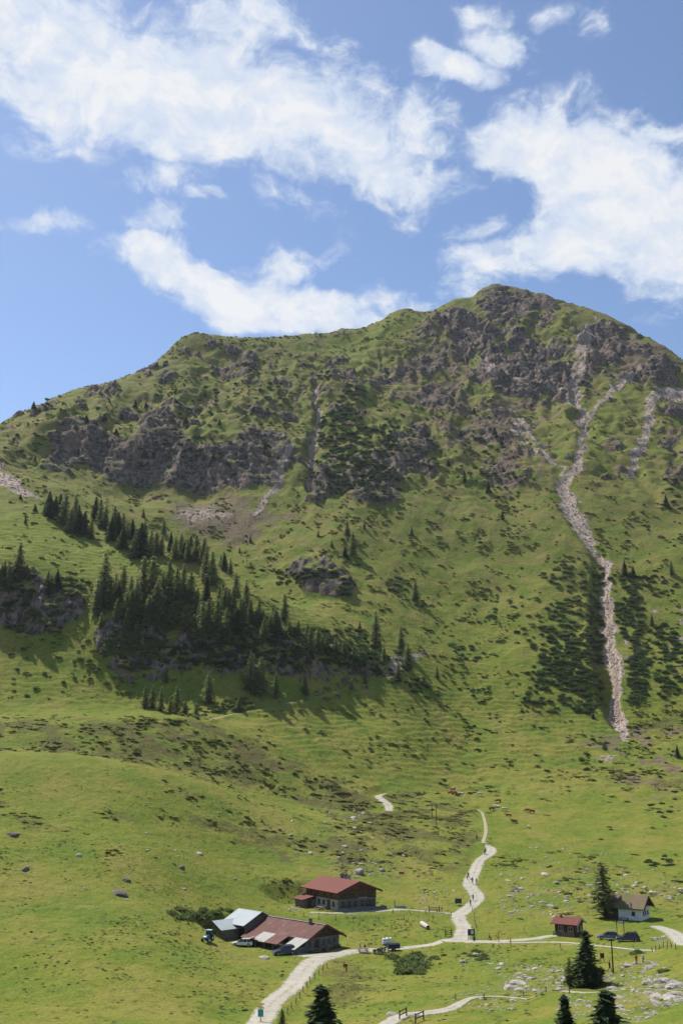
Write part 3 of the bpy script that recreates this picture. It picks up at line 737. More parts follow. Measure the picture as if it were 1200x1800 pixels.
def cards(name, cen, axis_u, axis_v, material):
    """many small four-cornered leaf faces at once: centre, half length vector, half width vector"""
    n = len(cen)
    co = np.stack([cen - axis_u, cen + axis_v * .9 - axis_u * .1, cen + axis_u, cen - axis_v * .9 + axis_u * .1], 1).reshape(-1, 3)
    return np_mesh(name, co, np.arange(4 * n).reshape(-1, 4), material)
def rand_dirs(r, n):
    d = r.normal(size=(n, 3)); return d / np.linalg.norm(d, axis=1)[:, None]
def conifer_meshes(kind, seed, H=16.0, airy=False):
    """tapered trunk and a crown of drooping whorls made of many needle tufts"""
    r = np.random.default_rng(seed)
    larch = kind == 'larch'
    rmax = H * (.25 if larch else .27) * r.uniform(.88, 1.15); z0 = H * (.09 if larch else .05)
    C = []; U = []; V = []
    z = z0
    lean = r.normal(0, .012, 2)
    while z < H * .985:
        t = (z - z0) / (H - z0)
        prof = (1 - t) ** (.58 if larch else .82) * (1 - .3 * math.exp(-t * 12)) + .03
        nb = r.integers(6, 10) if larch else r.integers(6, 10)
        a0 = r.uniform(0, 6.28)
        if airy: nb = max(4, nb - 2); prof = (1 - t) ** .48 * (1 - .55 * math.exp(-t * 7)) + .02
        for b in range(nb):
            a = a0 + b * 2 * math.pi / nb + r.normal(0, .22)
            L = rmax * prof * r.uniform(.55, 1.18)
            if larch and r.random() < .12: L *= .5
            droop = r.uniform(.05, .30) if larch else r.uniform(.18, .48)
            m = max(2, int(L / (.34 if larch else .27)))
            s = (np.arange(m) + r.uniform(.2, .8, m)) / m
            s = s[s > .12]; m = len(s)
            if m == 0: continue
            d = np.array([math.cos(a), math.sin(a), 0])
            p = d * (s * L)[:, None]
            p[:, 2] = z - droop * L * s ** 1.4 + .18 * L * np.maximum(0, s - .7)
            p += r.normal(0, .11, (m, 3)); p[:, :2] += lean * z
            k = 1 if larch else 2
            for q in range(k):
                pp = p + r.normal(0, .12, (m, 3)); pp[:, 2] -= r.uniform(0, .28, m)
                u = d * .36 + r.normal(0, .20, (m, 3)) * (1, 1, .55); u[:, 2] -= .10
                sd = np.array([-d[1], d[0], 0]) * .28 + r.normal(0, .16, (m, 3)) * (1, 1, .6)
                sz = (r.uniform(.6, 1.15, m) * (1.15 - .35 * t) * (1.2 if larch else 1))[:, None]
                C.append(pp); U.append(u * sz); V.append(sd * sz)
        z += H * (.021 if larch else .017) * r.uniform(.7, 1.3) + .04
    crown = cards(kind + '_crown', np.concatenate(C), np.concatenate(U), np.concatenate(V), F_LARCH if larch else F_SPRUCE)
    mb = MB(); mb.tube([(lean[0] * h, lean[1] * h, h) for h in (-.6, .2, H * .3, H * .65, H * .97)], [H * .019, H * .016, H * .012, H * .007, .02], 7)
    for b in range(14):                       # a few bare lower limbs
        a = r.uniform(0, 6.28); h = H * r.uniform(.06, .6); L = rmax * (1 - h / H) * .75
        mb.tube([(0, 0, h), (math.cos(a) * L, math.sin(a) * L, h - L * .22)], [.06, .015], 4, False)
    return mb.mesh(kind + '_trunk', M_BARK), crown
def shrub_mesh(seed, material, n=230, leaf=.20, name='foliage', flat=.62, lay=1.0):
    """low many-lobed bush of radius about 1"""
    r = np.random.default_rng(seed)
    lobes = [(r.uniform(-.55, .55), r.uniform(-.55, .55), r.uniform(.38, .62)) for _ in range(6)] + [(0, 0, .72)]
    C = []
    for i in range(n):
        lx, ly, lr = lobes[r.integers(len(lobes))]
        d = r.normal(size=3); d /= np.linalg.norm(d); d[2] = abs(d[2])
        rr = lr * r.uniform(.55, 1.06)
        C.append((lx + d[0] * rr, ly + d[1] * rr, max(-.05, d[2] * rr * flat * 1.35)))
    C = np.array(C); m = len(C)
    out = C / (np.linalg.norm(C, axis=1)[:, None] + .01)
    u = out * leaf * .6 + r.normal(0, leaf * .55, (m, 3)); v = r.normal(0, leaf * .62, (m, 3))
    u[:, 2] *= lay; v[:, 2] *= lay
    return cards(name, C, u, v, material)
# ------------------------------------------------------------------ trees
TREE_MESH = {k: [conifer_meshes(k, 100 + i + (50 if k == 'larch' else 0)) for i in range(5)] for k in ('larch', 'spruce')}
NEAR_MESH = {'larch': [conifer_meshes('larch', 300, 12.0, True)], 'spruce': [conifer_meshes('spruce', 310, 10.0), conifer_meshes('spruce', 311, 8.0), conifer_meshes('spruce', 312, 8.0)]}
trng = random.Random(3)
def plant(kind, px, py, hpx, label, group, meshes=None, wide=1.0, H0=16.0, sink=.0):
    p = hit(px, py)
    h = px2m(hpx, p)
    trunk, crown = trng.choice(TREE_MESH[kind]) if meshes is None else meshes
    s = h / H0
    wd = wide * trng.uniform(.9, 1.15) * (1 if h > 8 else 1.15)
    t = thing(kind + '_tree', (p.x, p.y, p.z - sink), trng.uniform(0, 6.28), label, 'tree', group, (s * wd, s * wd, s))
    link('trunk', trunk, t); link('crown', crown, t)
    return t
G_SPUR = [(85, 903, 35, 's'), (97, 912, 42, 's'), (105, 915, 50, 's'), (113, 924, 62, 'l'), (125, 938, 48, 'l'), (138, 937, 52, 's'), (147, 940, 44, 's'), (160, 948, 40, 'l'), (168, 912, 42, 's'), (176, 925, 40, 'l'),
          (185, 930, 45, 'l'), (195, 950, 45, 's'), (201, 935, 50, 'l'), (208, 940, 42, 's'), (216, 935, 36, 'l'), (224, 948, 32, 'l'), (233, 946, 36, 's'), (246, 980, 65, 's'), (240, 972, 46, 's'), (265, 970, 42, 'l'), (274, 976, 46, 'l'), (288, 938, 27, 'l'), (284, 976, 38, 'l'),
          (300, 968, 36, 's'), (318, 975, 40, 'l'), (308, 985, 44, 'l'), (330, 990, 46, 'l'), (345, 988, 50, 'l'), (358, 995, 54, 'l'), (372, 1030, 65, 'l'), (362, 1020, 58, 'l'), (393, 1002, 34, 'l'), (405, 1010, 30, 'l')]
G_CLIFF = [(33, 1006, 56, 'l'), (15, 1030, 40, 'l'), (45, 1066, 30, 'l'), (8, 1010, 28, 'l'), (182, 1062, 97, 'l'), (170, 1080, 66, 'l'), (192, 1072, 62, 'l'), (203, 1050, 46, 'l'), (216, 1040, 50, 'l'), (230, 1066, 58, 'l'), (240, 1076, 62, 'l'), (251, 1058, 86, 'l'), (268, 1054, 82, 'l'),
           (285, 1066, 68, 'l'), (297, 1062, 82, 'l'), (310, 1056, 62, 'l'), (322, 1050, 62, 'l'), (335, 1062, 60, 'l'), (346, 1078, 48, 'l'), (275, 1086, 66, 'l'), (262, 1092, 50, 'l'), (205, 1092, 44, 'l'), (224, 1108, 42, 'l'), (218, 1130, 38, 'l'), (240, 1124, 36, 'l'), (178, 1104, 30, 'l'),
           (356, 1132, 80, 'l'), (366, 1112, 62, 'l'), (381, 1124, 78, 'l'), (394, 1090, 60, 'l'), (385, 1075, 50, 'l'), (415, 1050, 46, 'l'), (410, 1068, 40, 'l'), (402, 1088, 56, 'l'), (432, 1076, 56, 'l'), (422, 1098, 50, 'l'), (440, 1096, 46, 'l'), (455, 1092, 42, 'l'),
           (500, 1092, 52, 'l'), (480, 1098, 38, 'l'), (462, 1106, 38, 'l'), (475, 1112, 34, 'l'), (490, 1116, 34, 's'), (508, 1118, 30, 'l'), (524, 1116, 28, 'l'), (540, 1126, 32, 'l'), (556, 1136, 30, 'l'), (575, 1142, 30, 'l'), (590, 1146, 26, 'l'), (605, 1152, 28, 'l'), (622, 1160, 26, 'l'), (305, 1098, 44, 'l'), (325, 1110, 46, 'l'), (340, 1118, 40, 'l'), (290, 1112, 36, 'l')]
G_FOOT = [(440, 1216, 72, 'l'), (459, 1222, 70, 'l'), (450, 1224, 52, 'l'), (367, 1236, 58, 'l'), (485, 1228, 48, 'l'), (536, 1222, 36, 'l'), (255, 1246, 44, 'l'), (268, 1244, 42, 'l'), (283, 1250, 44, 'l'), (311, 1254, 50, 'l'), (300, 1252, 30, 'l'), (326, 1256, 28, 'l'), (292, 1200, 24, 'l'), (618, 1212, 22, 'l'), (642, 1202, 18, 'l'), (345, 1258, 26, 'l'), (420, 1252, 30, 'l')]
G_SLOPE = [(660, 1142, 70, 'l'), (705, 1140, 42, 'l'), (717, 1178, 50, 'l'), (632, 1106, 16, 'l'), (675, 1166, 32, 'l'), (700, 1196, 34, 'l'), (620, 976, 44, 'l'), (610, 941, 30, 'l'), (606, 979, 20, 's'), (640, 929, 18, 'l'), (559, 943, 13, 'l'), (440, 953, 16, 'l'), (583, 961, 13, 'l'), (723, 941, 18, 'l'), (730, 1056, 36, 'l'), (421, 971, 11, 'l'),
           (883, 913, 16, 's'), (858, 866, 24, 's'), (1098, 1012, 30, 's'), (1112, 1015, 22, 's'), (1180, 1011, 28, 'l'), (1170, 890, 22, 's'), (768, 1192, 24, 'l'), (1042, 1262, 12, 's'), (745, 1205, 16, 'l'), (1145, 1100, 24, 'l'), (1190, 1330, 22, 's'), (252, 909, 18, 'l'), (62, 898, 13, 's'), (213, 957, 15, 's'), (45, 920, 12, 's')]
frng_ = random.Random(77)
def in_poly(x, y, poly): return bool(inside(np.array([float(x)]), np.array([float(y)]), poly)[0])
def infill(lst, poly, n, lo, hi, sp):
    xs = [p[0] for p in poly]; ys = [p[1] for p in poly]; k = 0
    while k < n:
        x, y = frng_.uniform(min(xs), max(xs)), frng_.uniform(min(ys), max(ys))
        if in_poly(x, y, poly): lst.append((x, y, frng_.uniform(lo, hi), 's' if frng_.random() < sp else 'l')); k += 1
infill(G_SPUR, [(85, 895), (130, 905), (240, 935), (330, 965), (420, 1010), (420, 1040), (330, 1000), (240, 975), (150, 945), (85, 910)], 16, 20, 44, .35)
infill(G_CLIFF, [(165, 1070), (200, 1045), (300, 1030), (400, 1050), (470, 1090), (560, 1125), (650, 1160), (640, 1175), (520, 1150), (400, 1130), (300, 1110), (180, 1100)], 36, 20, 52, .12)
infill(G_CLIFF, [(0, 1010), (60, 1010), (110, 1040), (100, 1055), (0, 1045)], 8, 24, 40, .3)
def size_word(h, lo, hi): return 'tall' if h > hi else 'short' if h < lo else 'middle-sized'
def tree_label(key, k, px, py, h):
    kind = 'larch' if k == 'l' else 'dark spruce'
    if key == 'spur':
        w = 'at the upper end of the grove on the grassy spur' if px < 190 else 'in the middle of the grove on the grassy spur' if px < 300 else 'where the grove on the grassy spur joins the wood'
        return f'{size_word(h, 32, 46)} {kind} {w}'
    if key == 'cliff':
        w = 'above the small separate rock face beside the wood' if px < 130 else 'on the sheer corner of the dark cliff' if px < 250 else 'in the thick of the wood on the dark cliff' if px < 420 else 'on the tapering end of the wood towards the mountain trail'
        return f'{size_word(h, 34, 56)} {kind} {w}'
    if key == 'foot': return f'{size_word(h, 34, 56)} larch ' + ('in the row at the grassy foot of the dark cliff' if px < 360 else 'below the dark cliff just above the mountain trail')
    w = 'near the top end of the mountain trail' if 600 < px < 780 and py > 1040 else 'beside the pale torrent bed' if px > 860 else 'on the open slope under the rocky face' if px > 500 else 'on the grass beside the spur grove'
    return f'{size_word(h, 17, 30)} {kind} standing alone {w}'
lab = {('spur', 'l'): 'pale green larch in the grove crowning the grassy spur', ('spur', 's'): 'dark spruce in the grove crowning the grassy spur',
       ('cliff', 'l'): 'tall larch in the wood on top of the dark cliff', ('cliff', 's'): 'dark spruce in the wood on top of the dark cliff',
       ('foot', 'l'): 'larch below the dark cliff, above the thin mountain trail', ('slope', 'l'): 'lone larch on the open mountain slope', ('slope', 's'): 'small dark spruce standing alone on the open mountain slope'}
gname = {'spur': 'grove on the grassy spur', 'cliff': 'wood above the dark cliff', 'foot': 'larches below the cliff', 'slope': 'scattered trees on the open slope'}
for key, lst in (('spur', G_SPUR), ('cliff', G_CLIFF), ('foot', G_FOOT), ('slope', G_SLOPE)):
    for px, py, h, k in lst:
        plant('larch' if k == 'l' else 'spruce', px, py, h, tree_label(key, k, px, py, h), gname[key], sink=.3)
for k in range(34):                                  # tiny conifers high on the rocky faces
    if k < 22: px, py = trng.uniform(30, 500), trng.uniform(690, 830)
    else: px, py = trng.uniform(560, 900), trng.uniform(720, 860)
    plant('spruce', px, py, trng.uniform(8, 16), 'tiny dark spruce clinging to the ' + ('rocky shoulder above the long cliff band' if k < 22 else 'rocky face below the grassy saddle'), 'tiny spruces on the rock faces', sink=.3, wide=1.2)
# trees of the valley floor
plant('larch', 1062, 1614, 97, 'broad lone larch beside the white shingle-roofed farmhouse', None, NEAR_MESH['larch'][0], 1.15, 12.0)
plant('spruce', 1032, 1735, 95, 'big dark spruce standing in front of the small brown cabin', None, NEAR_MESH['spruce'][0], 1.15, 10.0)
plant('larch', 1001, 1738, 52, 'young larch close beside the big dark spruce', None, TREE_MESH['larch'][1], 1.2)
plant('spruce', 566, 1838, 97, 'dark spruce right of the gravel road near the teal sign', None, NEAR_MESH['spruce'][1], 1.45, 8.0)
plant('spruce', 1066, 1850, 103, 'stout spruce among pale stones on the stony bank, larger of two', None, NEAR_MESH['spruce'][2], 1.35, 8.0)
plant('spruce', 996, 1848, 90, 'slimmer spruce on the stony bank beside a stouter one', None, NEAR_MESH['spruce'][1], 1.15, 8.0)
plant('larch', 495, 1812, 36, 'light green larch sapling at the verge of the gravel road', None, TREE_MESH['larch'][2], 1.1)

# ------------------------------------------------------------------ shrubs
SHRUB = {'pine': [shrub_mesh(400 + i, F_PINE, 300, .17, lay=.75) for i in range(4)], 'alder': [shrub_mesh(420 + i, F_ALDER, 300, .17, flat=.8, lay=.75) for i in range(3)], 'heath': [shrub_mesh(440 + i, F_HEATH, 70, .30, lay=.45) for i in range(3)], 'dock': [shrub_mesh(460 + i, F_DOCK, 46, .36, flat=.5, lay=.35) for i in range(2)]}
# px, py, half width, half height (photo), count, radius m, kind
BUSHES = [
    (1000, 1010, 40, 30, 44, (1.2, 2.4), 'alder'), (1010, 1080, 50, 50, 80, (1.4, 2.8), 'alder'), (1000, 1160, 55, 50, 120, (1.5, 3.0), 'pine'), (960, 1210, 40, 50, 56, (1.2, 2.4), 'pine'), (1025, 1215, 32, 40, 80, (1.5, 2.8), 'pine'), (1050, 1020, 12, 30, 28, (1.2, 2.2), 'pine'), (1045, 1120, 16, 60, 60, (1.4, 2.6), 'pine'),
    (1105, 1080, 24, 50, 92, (1.5, 2.8), 'pine'), (1120, 1190, 18, 50, 88, (1.4, 2.8), 'pine'), (1150, 1130, 40, 40, 68, (1.2, 2.6), 'pine'), (1180, 1180, 30, 60, 60, (1.2, 2.6), 'pine'), (1110, 1020, 40, 16, 44, (1.2, 2.4), 'pine'), (1160, 1030, 30, 20, 24, (1.0, 2.2), 'pine'),
    (940, 1120, 40, 20, 22, (1.2, 2.4), 'pine'), (900, 1075, 40, 30, 12, (1, 2), 'alder'), (850, 1040, 30, 20, 10, (1, 2), 'alder'), (820, 1150, 30, 14, 14, (1, 2.2), 'alder'),
    (600, 760, 40, 50, 120, (1.8, 3.6), 'pine'), (620, 700, 26, 26, 36, (1.6, 3.2), 'pine'), (650, 790, 40, 40, 92, (1.6, 3.4), 'pine'), (590, 830, 46, 40, 92, (1.6, 3.2), 'pine'), (670, 850, 40, 30, 72, (1.4, 2.8), 'pine'), (700, 760, 30, 40, 36, (1.4, 2.8), 'pine'), (575, 660, 22, 8, 16, (1.4, 2.6), 'pine'), (740, 790, 30, 50, 32, (1.2, 2.6), 'pine'),
    (850, 800, 40, 40, 26, (1.4, 2.8), 'pine'), (800, 790, 60, 40, 12, (1.2, 2.2), 'pine'), (870, 840, 40, 20, 14, (1.2, 2.6), 'pine'), (1180, 860, 20, 30, 16, (1.4, 2.8), 'pine'), (1190, 790, 20, 20, 6, (1.2, 2.4), 'pine'),
    (400, 730, 110, 80, 90, (1.2, 2.8), 'pine'), (250, 740, 120, 60, 60, (1.2, 2.6), 'pine'), (120, 730, 80, 40, 34, (1.2, 2.6), 'pine'), (470, 670, 60, 50, 26, (1.2, 2.6), 'pine'), (300, 790, 60, 20, 24, (1.2, 2.6), 'pine'), (60, 790, 50, 30, 24, (1.2, 2.4), 'pine'), (500, 592, 40, 4, 5, (1.4, 2.4), 'pine'), (400, 800, 80, 24, 24, (1.2, 2.6), 'pine'),
    (550, 1012, 44, 12, 26, (1.6, 3.0), 'pine'), (610, 1035, 14, 20, 14, (1.4, 2.6), 'pine'), (490, 1020, 20, 10, 8, (1.2, 2.2), 'pine'), (625, 985, 18, 10, 8, (1.2, 2.2), 'pine'), (570, 975, 20, 8, 6, (1, 2), 'pine'), (700, 1030, 22, 18, 20, (1.4, 2.6), 'alder'), (735, 1060, 14, 10, 8, (1.2, 2.2), 'pine'), (490, 1005, 30, 8, 5, (1, 2), 'pine'),
    (560, 1125, 90, 24, 120, (1.4, 2.8), 'pine'), (610, 1155, 50, 20, 88, (1.4, 2.8), 'pine'), (690, 1170, 40, 30, 44, (1.2, 2.4), 'pine'), (730, 1210, 30, 20, 18, (1.2, 2.4), 'pine'), (430, 1110, 60, 30, 80, (1.4, 2.8), 'pine'), (280, 1080, 70, 20, 80, (1.4, 2.8), 'pine'), (120, 1030, 40, 16, 26, (1.4, 2.6), 'alder'), (30, 1030, 40, 40, 34, (1.4, 2.8), 'pine'),
    (330, 1150, 60, 20, 28, (1.2, 2.2), 'pine'), (420, 1240, 30, 14, 18, (1.2, 2.4), 'alder'), (380, 1245, 40, 12, 14, (1, 2), 'alder'), (340, 1256, 22, 8, 8, (1, 2), 'alder'), (130, 940, 60, 30, 12, (.9, 1.8), 'alder'), (60, 910, 40, 8, 8, (.8, 1.6), 'pine'),
    (240, 1140, 60, 40, 100, (1.2, 2.6), 'alder'), (380, 1150, 80, 24, 100, (1.2, 2.6), 'pine'), (60, 1085, 60, 30, 30, (1.2, 2.4), 'alder'), (500, 1160, 60, 16, 60, (1.2, 2.4), 'pine'),
    (100, 1170, 120, 60, 44, (.7, 1.8), 'alder'), (800, 1250, 120, 40, 20, (.7, 1.4), 'pine'), (1100, 1330, 90, 40, 22, (.7, 1.6), 'pine'), (700, 1000, 140, 70, 14, (.6, 1.5), 'alder'), (950, 960, 130, 70, 14, (.6, 1.6), 'alder'), (1150, 930, 60, 60, 18, (.8, 1.8), 'pine'), (800, 1100, 100, 60, 22, (.8, 1.6), 'alder'),
]
B_NEAR = [
    (330, 1608, 34, 12, 18, (.9, 1.7), 'alder', 'leafy bush on the bank above the grey-roofed shed'), (375, 1602, 28, 5, 8, (.7, 1.3), 'alder', 'leafy bush on the bank above the grey-roofed shed'),
    (725, 1697, 24, 20, 30, (1.0, 2.0), 'alder', 'willow bush on the slope below the gravel road'), (690, 1685, 14, 8, 6, (.6, 1.1), 'alder', 'willow bush on the slope below the gravel road'), (840, 1680, 34, 8, 12, (.5, 1.1), 'alder', 'low willow bush in the hollow below the road junction'), (760, 1685, 30, 12, 8, (.5, 1.0), 'alder', 'willow bush on the slope below the gravel road'),
    (1120, 1677, 14, 3, 5, (.7, 1.1), 'alder', 'round green bush beside the farm track'), (1165, 1707, 8, 3, 3, (.5, .9), 'alder', 'small bush on the stony bank below the farm track'), (1090, 1735, 6, 3, 2, (.5, .8), 'alder', 'small bush on the stony bank below the farm track'),
    (500, 1740, 16, 34, 16, (.35, .8), 'alder', 'weedy shrub along the left verge of the gravel road'), (440, 1785, 20, 10, 8, (.4, .8), 'alder', 'weedy shrub along the left verge of the gravel road'),
    (1160, 1515, 24, 10, 12, (.7, 1.5), 'pine', 'dark juniper bush on the sunny meadow behind the white farmhouse'), (1170, 1420, 30, 20, 12, (.7, 1.4), 'pine', 'dark juniper bush on the meadow edge under the stony slope'),
    (310, 1270, 12, 4, 3, (1.2, 1.8), 'pine', 'dark bush on the crest of the heath knoll'), (240, 1325, 8, 3, 2, (1, 1.4), 'pine', 'dark bush on the crest of the heath knoll'), (470, 1310, 14, 5, 3, (1, 1.5), 'pine', 'dark bush on the crest of the heath knoll'), (570, 1385, 8, 4, 2, (1, 1.4), 'pine', 'dark bush on the crest of the heath knoll'),
]
road_d = np.zeros(GX.shape)
for q in ROADS.values():
    sel = (GX > q[:, 0].min() - 4) & (GX < q[:, 0].max() + 4) & (GY > q[:, 1].min() - 4) & (GY < q[:, 1].max() + 4)
    gx = GX[sel]; gy = GY[sel]; b_ = np.zeros(gx.shape)
    for i in range(0, len(q)):
        b_ = np.maximum(b_, np.hypot(gx - q[i, 0], gy - q[i, 1]) < q[i, 2] + .25)
    road_d[sel] = np.maximum(road_d[sel], b_)
shrubs = []
brng = np.random.default_rng(21)
AREA = lambda px, py: ('torrent' if px > 890 and py > 940 else 'midface' if 540 < px and py < 900 else 'hump' if py < 870 else ('rockface' if px < 140 else 'clifffoot' if py > 1135 else 'woodend' if px > 470 else 'spur') if px < 660 and py > 1000 else 'slope')
LABS = {'torrent': 'shrub beside the pale torrent bed', 'midface': 'shrub on the steep rocky face below the summit', 'hump': 'shrub on the rocky left shoulder of the mountain', 'spur': 'shrub under the larches on the dark cliff', 'rockface': 'shrub on the small separate rock face beside the wood', 'clifffoot': 'shrub at the foot of the dark cliff', 'woodend': 'shrub along the tapering end of the larch wood', 'slope': 'shrub on the open green mountain slope'}
for px, py, hw, hh, n, rad, kind in BUSHES:
    for i in range(n):
        a = brng.uniform(0, 6.28); q = math.sqrt(brng.random()); x = px + hw * q * math.cos(a); y = py + hh * q * math.sin(a)
        p = hit(x, y); shrubs.append((p, brng.uniform(*rad), kind, ('dark dwarf pine ' if kind == 'pine' else 'grey-green alder ') + LABS[AREA(x, y)], 'mountain shrubs: ' + AREA(x, y)))
near = []
for px, py, hw, hh, n, rad, kind, lb in B_NEAR:
    for i in range(n):
        a = brng.uniform(0, 6.28); q = math.sqrt(brng.random())
        p = hit(px + hw * q * math.cos(a), py + hh * q * math.sin(a))
        if grid_sample(road_d, p.x, p.y) > .02: continue
        near.append((p, brng.uniform(*rad), kind, lb, 'bushes: ' + lb.split(' ', 2)[2]))
shrubs.sort(key=lambda s: -s[1] / depth_of(s[0]))
n_ind = 300 - len(near)
for p, rad, kind, lb, gp in near + shrubs[:n_ind]:
    me = trng.choice(SHRUB[kind])
    o = link('dwarf_pine_shrub' if kind == 'pine' else 'alder_shrub', me)
    o.location = (p.x, p.y, p.z - .12 * rad); o.rotation_euler = (0, 0, trng.uniform(0, 6.28)); o.scale = (rad * trng.uniform(.9, 1.25), rad, rad * trng.uniform(.75, 1.1))
    tag(o, (('broad ' if rad > 2.2 else 'small ' if rad < 1.6 else '') if kind == 'pine' or 'alder' in lb else 'big ' if rad > 1.5 else 'little ' if rad < 1.0 else '') + lb, 'shrub', gp)

def scatter(name, sources, P_, S_, material_label=None, flat=None):
    """one uncountable mass: copies of a few clump shapes on given ground points"""
    r = np.random.default_rng(len(P_))
    me = bpy.data.meshes.new(name); me.vertices.add(len(P_)); me.vertices.foreach_set('co', np.asarray(P_, np.float32).ravel())
    for nm, ty, val in (('scl', 'FLOAT_VECTOR', np.asarray(S_, np.float32)), ('rot', 'FLOAT_VECTOR', np.stack([r.normal(0, .12, len(P_)), r.normal(0, .12, len(P_)), r.uniform(0, 6.28, len(P_))], 1).astype(np.float32))):
        a = me.attributes.new(nm, ty, 'POINT'); a.data.foreach_set('vector', val.ravel())
    pick = me.attributes.new('pick', 'INT', 'POINT'); pick.data.foreach_set('value', r.integers(0, len(sources), len(P_)).astype(np.int32))
    o = link(name, me, kind='stuff')
    g = bpy.data.node_groups.new(name, 'GeometryNodeTree')
    g.interface.new_socket('Geometry', in_out='INPUT', socket_type='NodeSocketGeometry'); g.interface.new_socket('Geometry', in_out='OUTPUT', socket_type='NodeSocketGeometry')
    N = g.nodes; gi = N.new('NodeGroupInput'); go = N.new('NodeGroupOutput')
    join = N.new('GeometryNodeJoinGeometry')
    inst = N.new('GeometryNodeInstanceOnPoints')
    toi = N.new('GeometryNodeGeometryToInstance')
    for s in sources:
        src = bpy.data.objects.new('clump', s)
        oi = N.new('GeometryNodeObjectInfo'); oi.inputs['Object'].default_value = src; oi.inputs['As Instance'].default_value = True
        g.links.new(oi.outputs['Geometry'], toi.inputs[0])
    m2p = N.new('GeometryNodeMeshToPoints'); g.links.new(gi.outputs[0], m2p.inputs['Mesh'])
    g.links.new(m2p.outputs[0], inst.inputs['Points']); 
    for s in list(sources): pass
    jn = N.new('GeometryNodeJoinGeometry')
    for nd in [n for n in N if n.bl_idname == 'GeometryNodeObjectInfo']: g.links.new(nd.outputs['Geometry'], jn.inputs[0])
    N.remove(toi); N.remove(join)
    g.links.new(jn.outputs[0], inst.inputs['Instance']); inst.inputs['Pick Instance'].default_value = True
    def named(nm, ty):
        a = N.new('GeometryNodeInputNamedAttribute'); a.data_type = ty; a.inputs['Name'].default_value = nm; return a.outputs['Attribute']
    g.links.new(named('pick', 'INT'), inst.inputs['Instance Index'])
    g.links.new(named('rot', 'FLOAT_VECTOR'), inst.inputs['Rotation'])
    g.links.new(named('scl', 'FLOAT_VECTOR'), inst.inputs['Scale'])
    g.links.new(inst.outputs[0], go.inputs[0])
    md = o.modifiers.new('scatter', 'NODES'); md.node_group = g
    return o
rest = shrubs[n_ind:]
scatter('dwarf_pine_thicket', SHRUB['pine'], [tuple(s[0]) for s in rest if s[2] == 'pine'], [(s[1], s[1], s[1]) for s in rest if s[2] == 'pine'])
scatter('alder_thicket', SHRUB['alder'], [tuple(s[0]) for s in rest if s[2] == 'alder'], [(s[1], s[1], s[1]) for s in rest if s[2] == 'alder'])

# ------------------------------------------------------------------ heath tufts and tall herbs: far too many to count
def on_ground(n, x0, x1, y0, y1, dens, seed):
    """random ground points kept in proportion to a density grid"""
    r = np.random.default_rng(seed)
    y = np.sqrt(r.uniform(y0 ** 2, y1 ** 2, n)); u = r.uniform(x0, x1, n); x = u * y
    k = r.random(n) < grid_sample(dens, x, y)
    x, y = x[k], y[k]
    return np.stack([x, y, grid_sample(GZ, x, y)], -1)
free = (1 - np.clip(road_d + rock * 1.2 + scree * 1.5, 0, 1))
cl1 = fbm(GX, GY, 11, 4, .6, 91); cl2 = fbm(GX, GY, 28, 3, .55, 95)
slope_band = sstep(GY, 395, 440) * sstep(GY, 700, 640)
d_heath = free * np.clip(heath * sstep(cl1, -.25, .25) + slope_band * sstep(cl1 + cl2 * .6, .0, .5) * .4 + sstep(GY, 200, 240) * sstep(GY, 420, 380) * sstep(cl1 + cl2, .42, .75) * .3, 0, 1)
pp = on_ground(120000, -.42, .42, 240, 700, d_heath, 1)
ss = np.random.default_rng(5).random(len(pp)) ** 2.5 * 1.1 + .3; ss = ss * np.interp(pp[:, 1], [240, 420, 600], [.7, .95, 1.15])
scatter('heath_tufts', SHRUB['heath'], pp, np.stack([ss * 1.35, ss * 1.35, ss * .42], -1))
d_high = free * sstep(GY, 620, 680) * sstep(GY, 1060, 1000) * sstep(cl1 + cl2, .0, .5)
pp = on_ground(30000, -.42, .42, 620, 1060, d_high, 2)
ss = np.random.default_rng(6).uniform(.6, 1.6, len(pp))
scatter('high_heath_tufts', SHRUB['heath'] + SHRUB['pine'][:1], pp, np.stack([ss * 1.2, ss * 1.2, ss * .7], -1))
herb = free * np.clip(zone([(0, 1560), (330, 1600), (420, 1680), (520, 1700), (480, 1760), (300, 1740), (120, 1700), (0, 1660)], 30, 40, 100, 260) * sstep(cl1, -.1, .35) + zone([(560, 1625), (760, 1615), (800, 1640), (720, 1662), (600, 1660)], 10, 10, 200, 260) * sstep(cl1, -.3, .2)
        + zone([(560, 1680), (900, 1668), (1000, 1690), (960, 1800), (560, 1800)], 20, 30, 100, 240) * sstep(cl1, -.1, .3) * .8 + sstep(GY, 300, 240) * sstep(cl1 + cl2, .35, .75) * .6, 0, 1)
pp = on_ground(26000, -.42, .42, 110, 300, herb, 3)
ss = np.random.default_rng(8).uniform(.18, .42, len(pp))
scatter('dock_leaf_patches', SHRUB['dock'], pp, np.stack([ss * 1.1, ss * 1.1, ss * .5], -1))
d_tuss = free * sstep(GY, 110, 130) * sstep(GY, 330, 270) * (.1 + .9 * sstep(cl2 + cl1 * .7, -.2, .6)) * .3
pp = on_ground(26000, -.42, .42, 110, 330, d_tuss, 4)
ss = np.random.default_rng(9).uniform(.14, .34, len(pp))
scatter('grass_tussocks', SHRUB['heath'], pp, np.stack([ss * 1.4, ss * 1.4, ss * .45], -1))
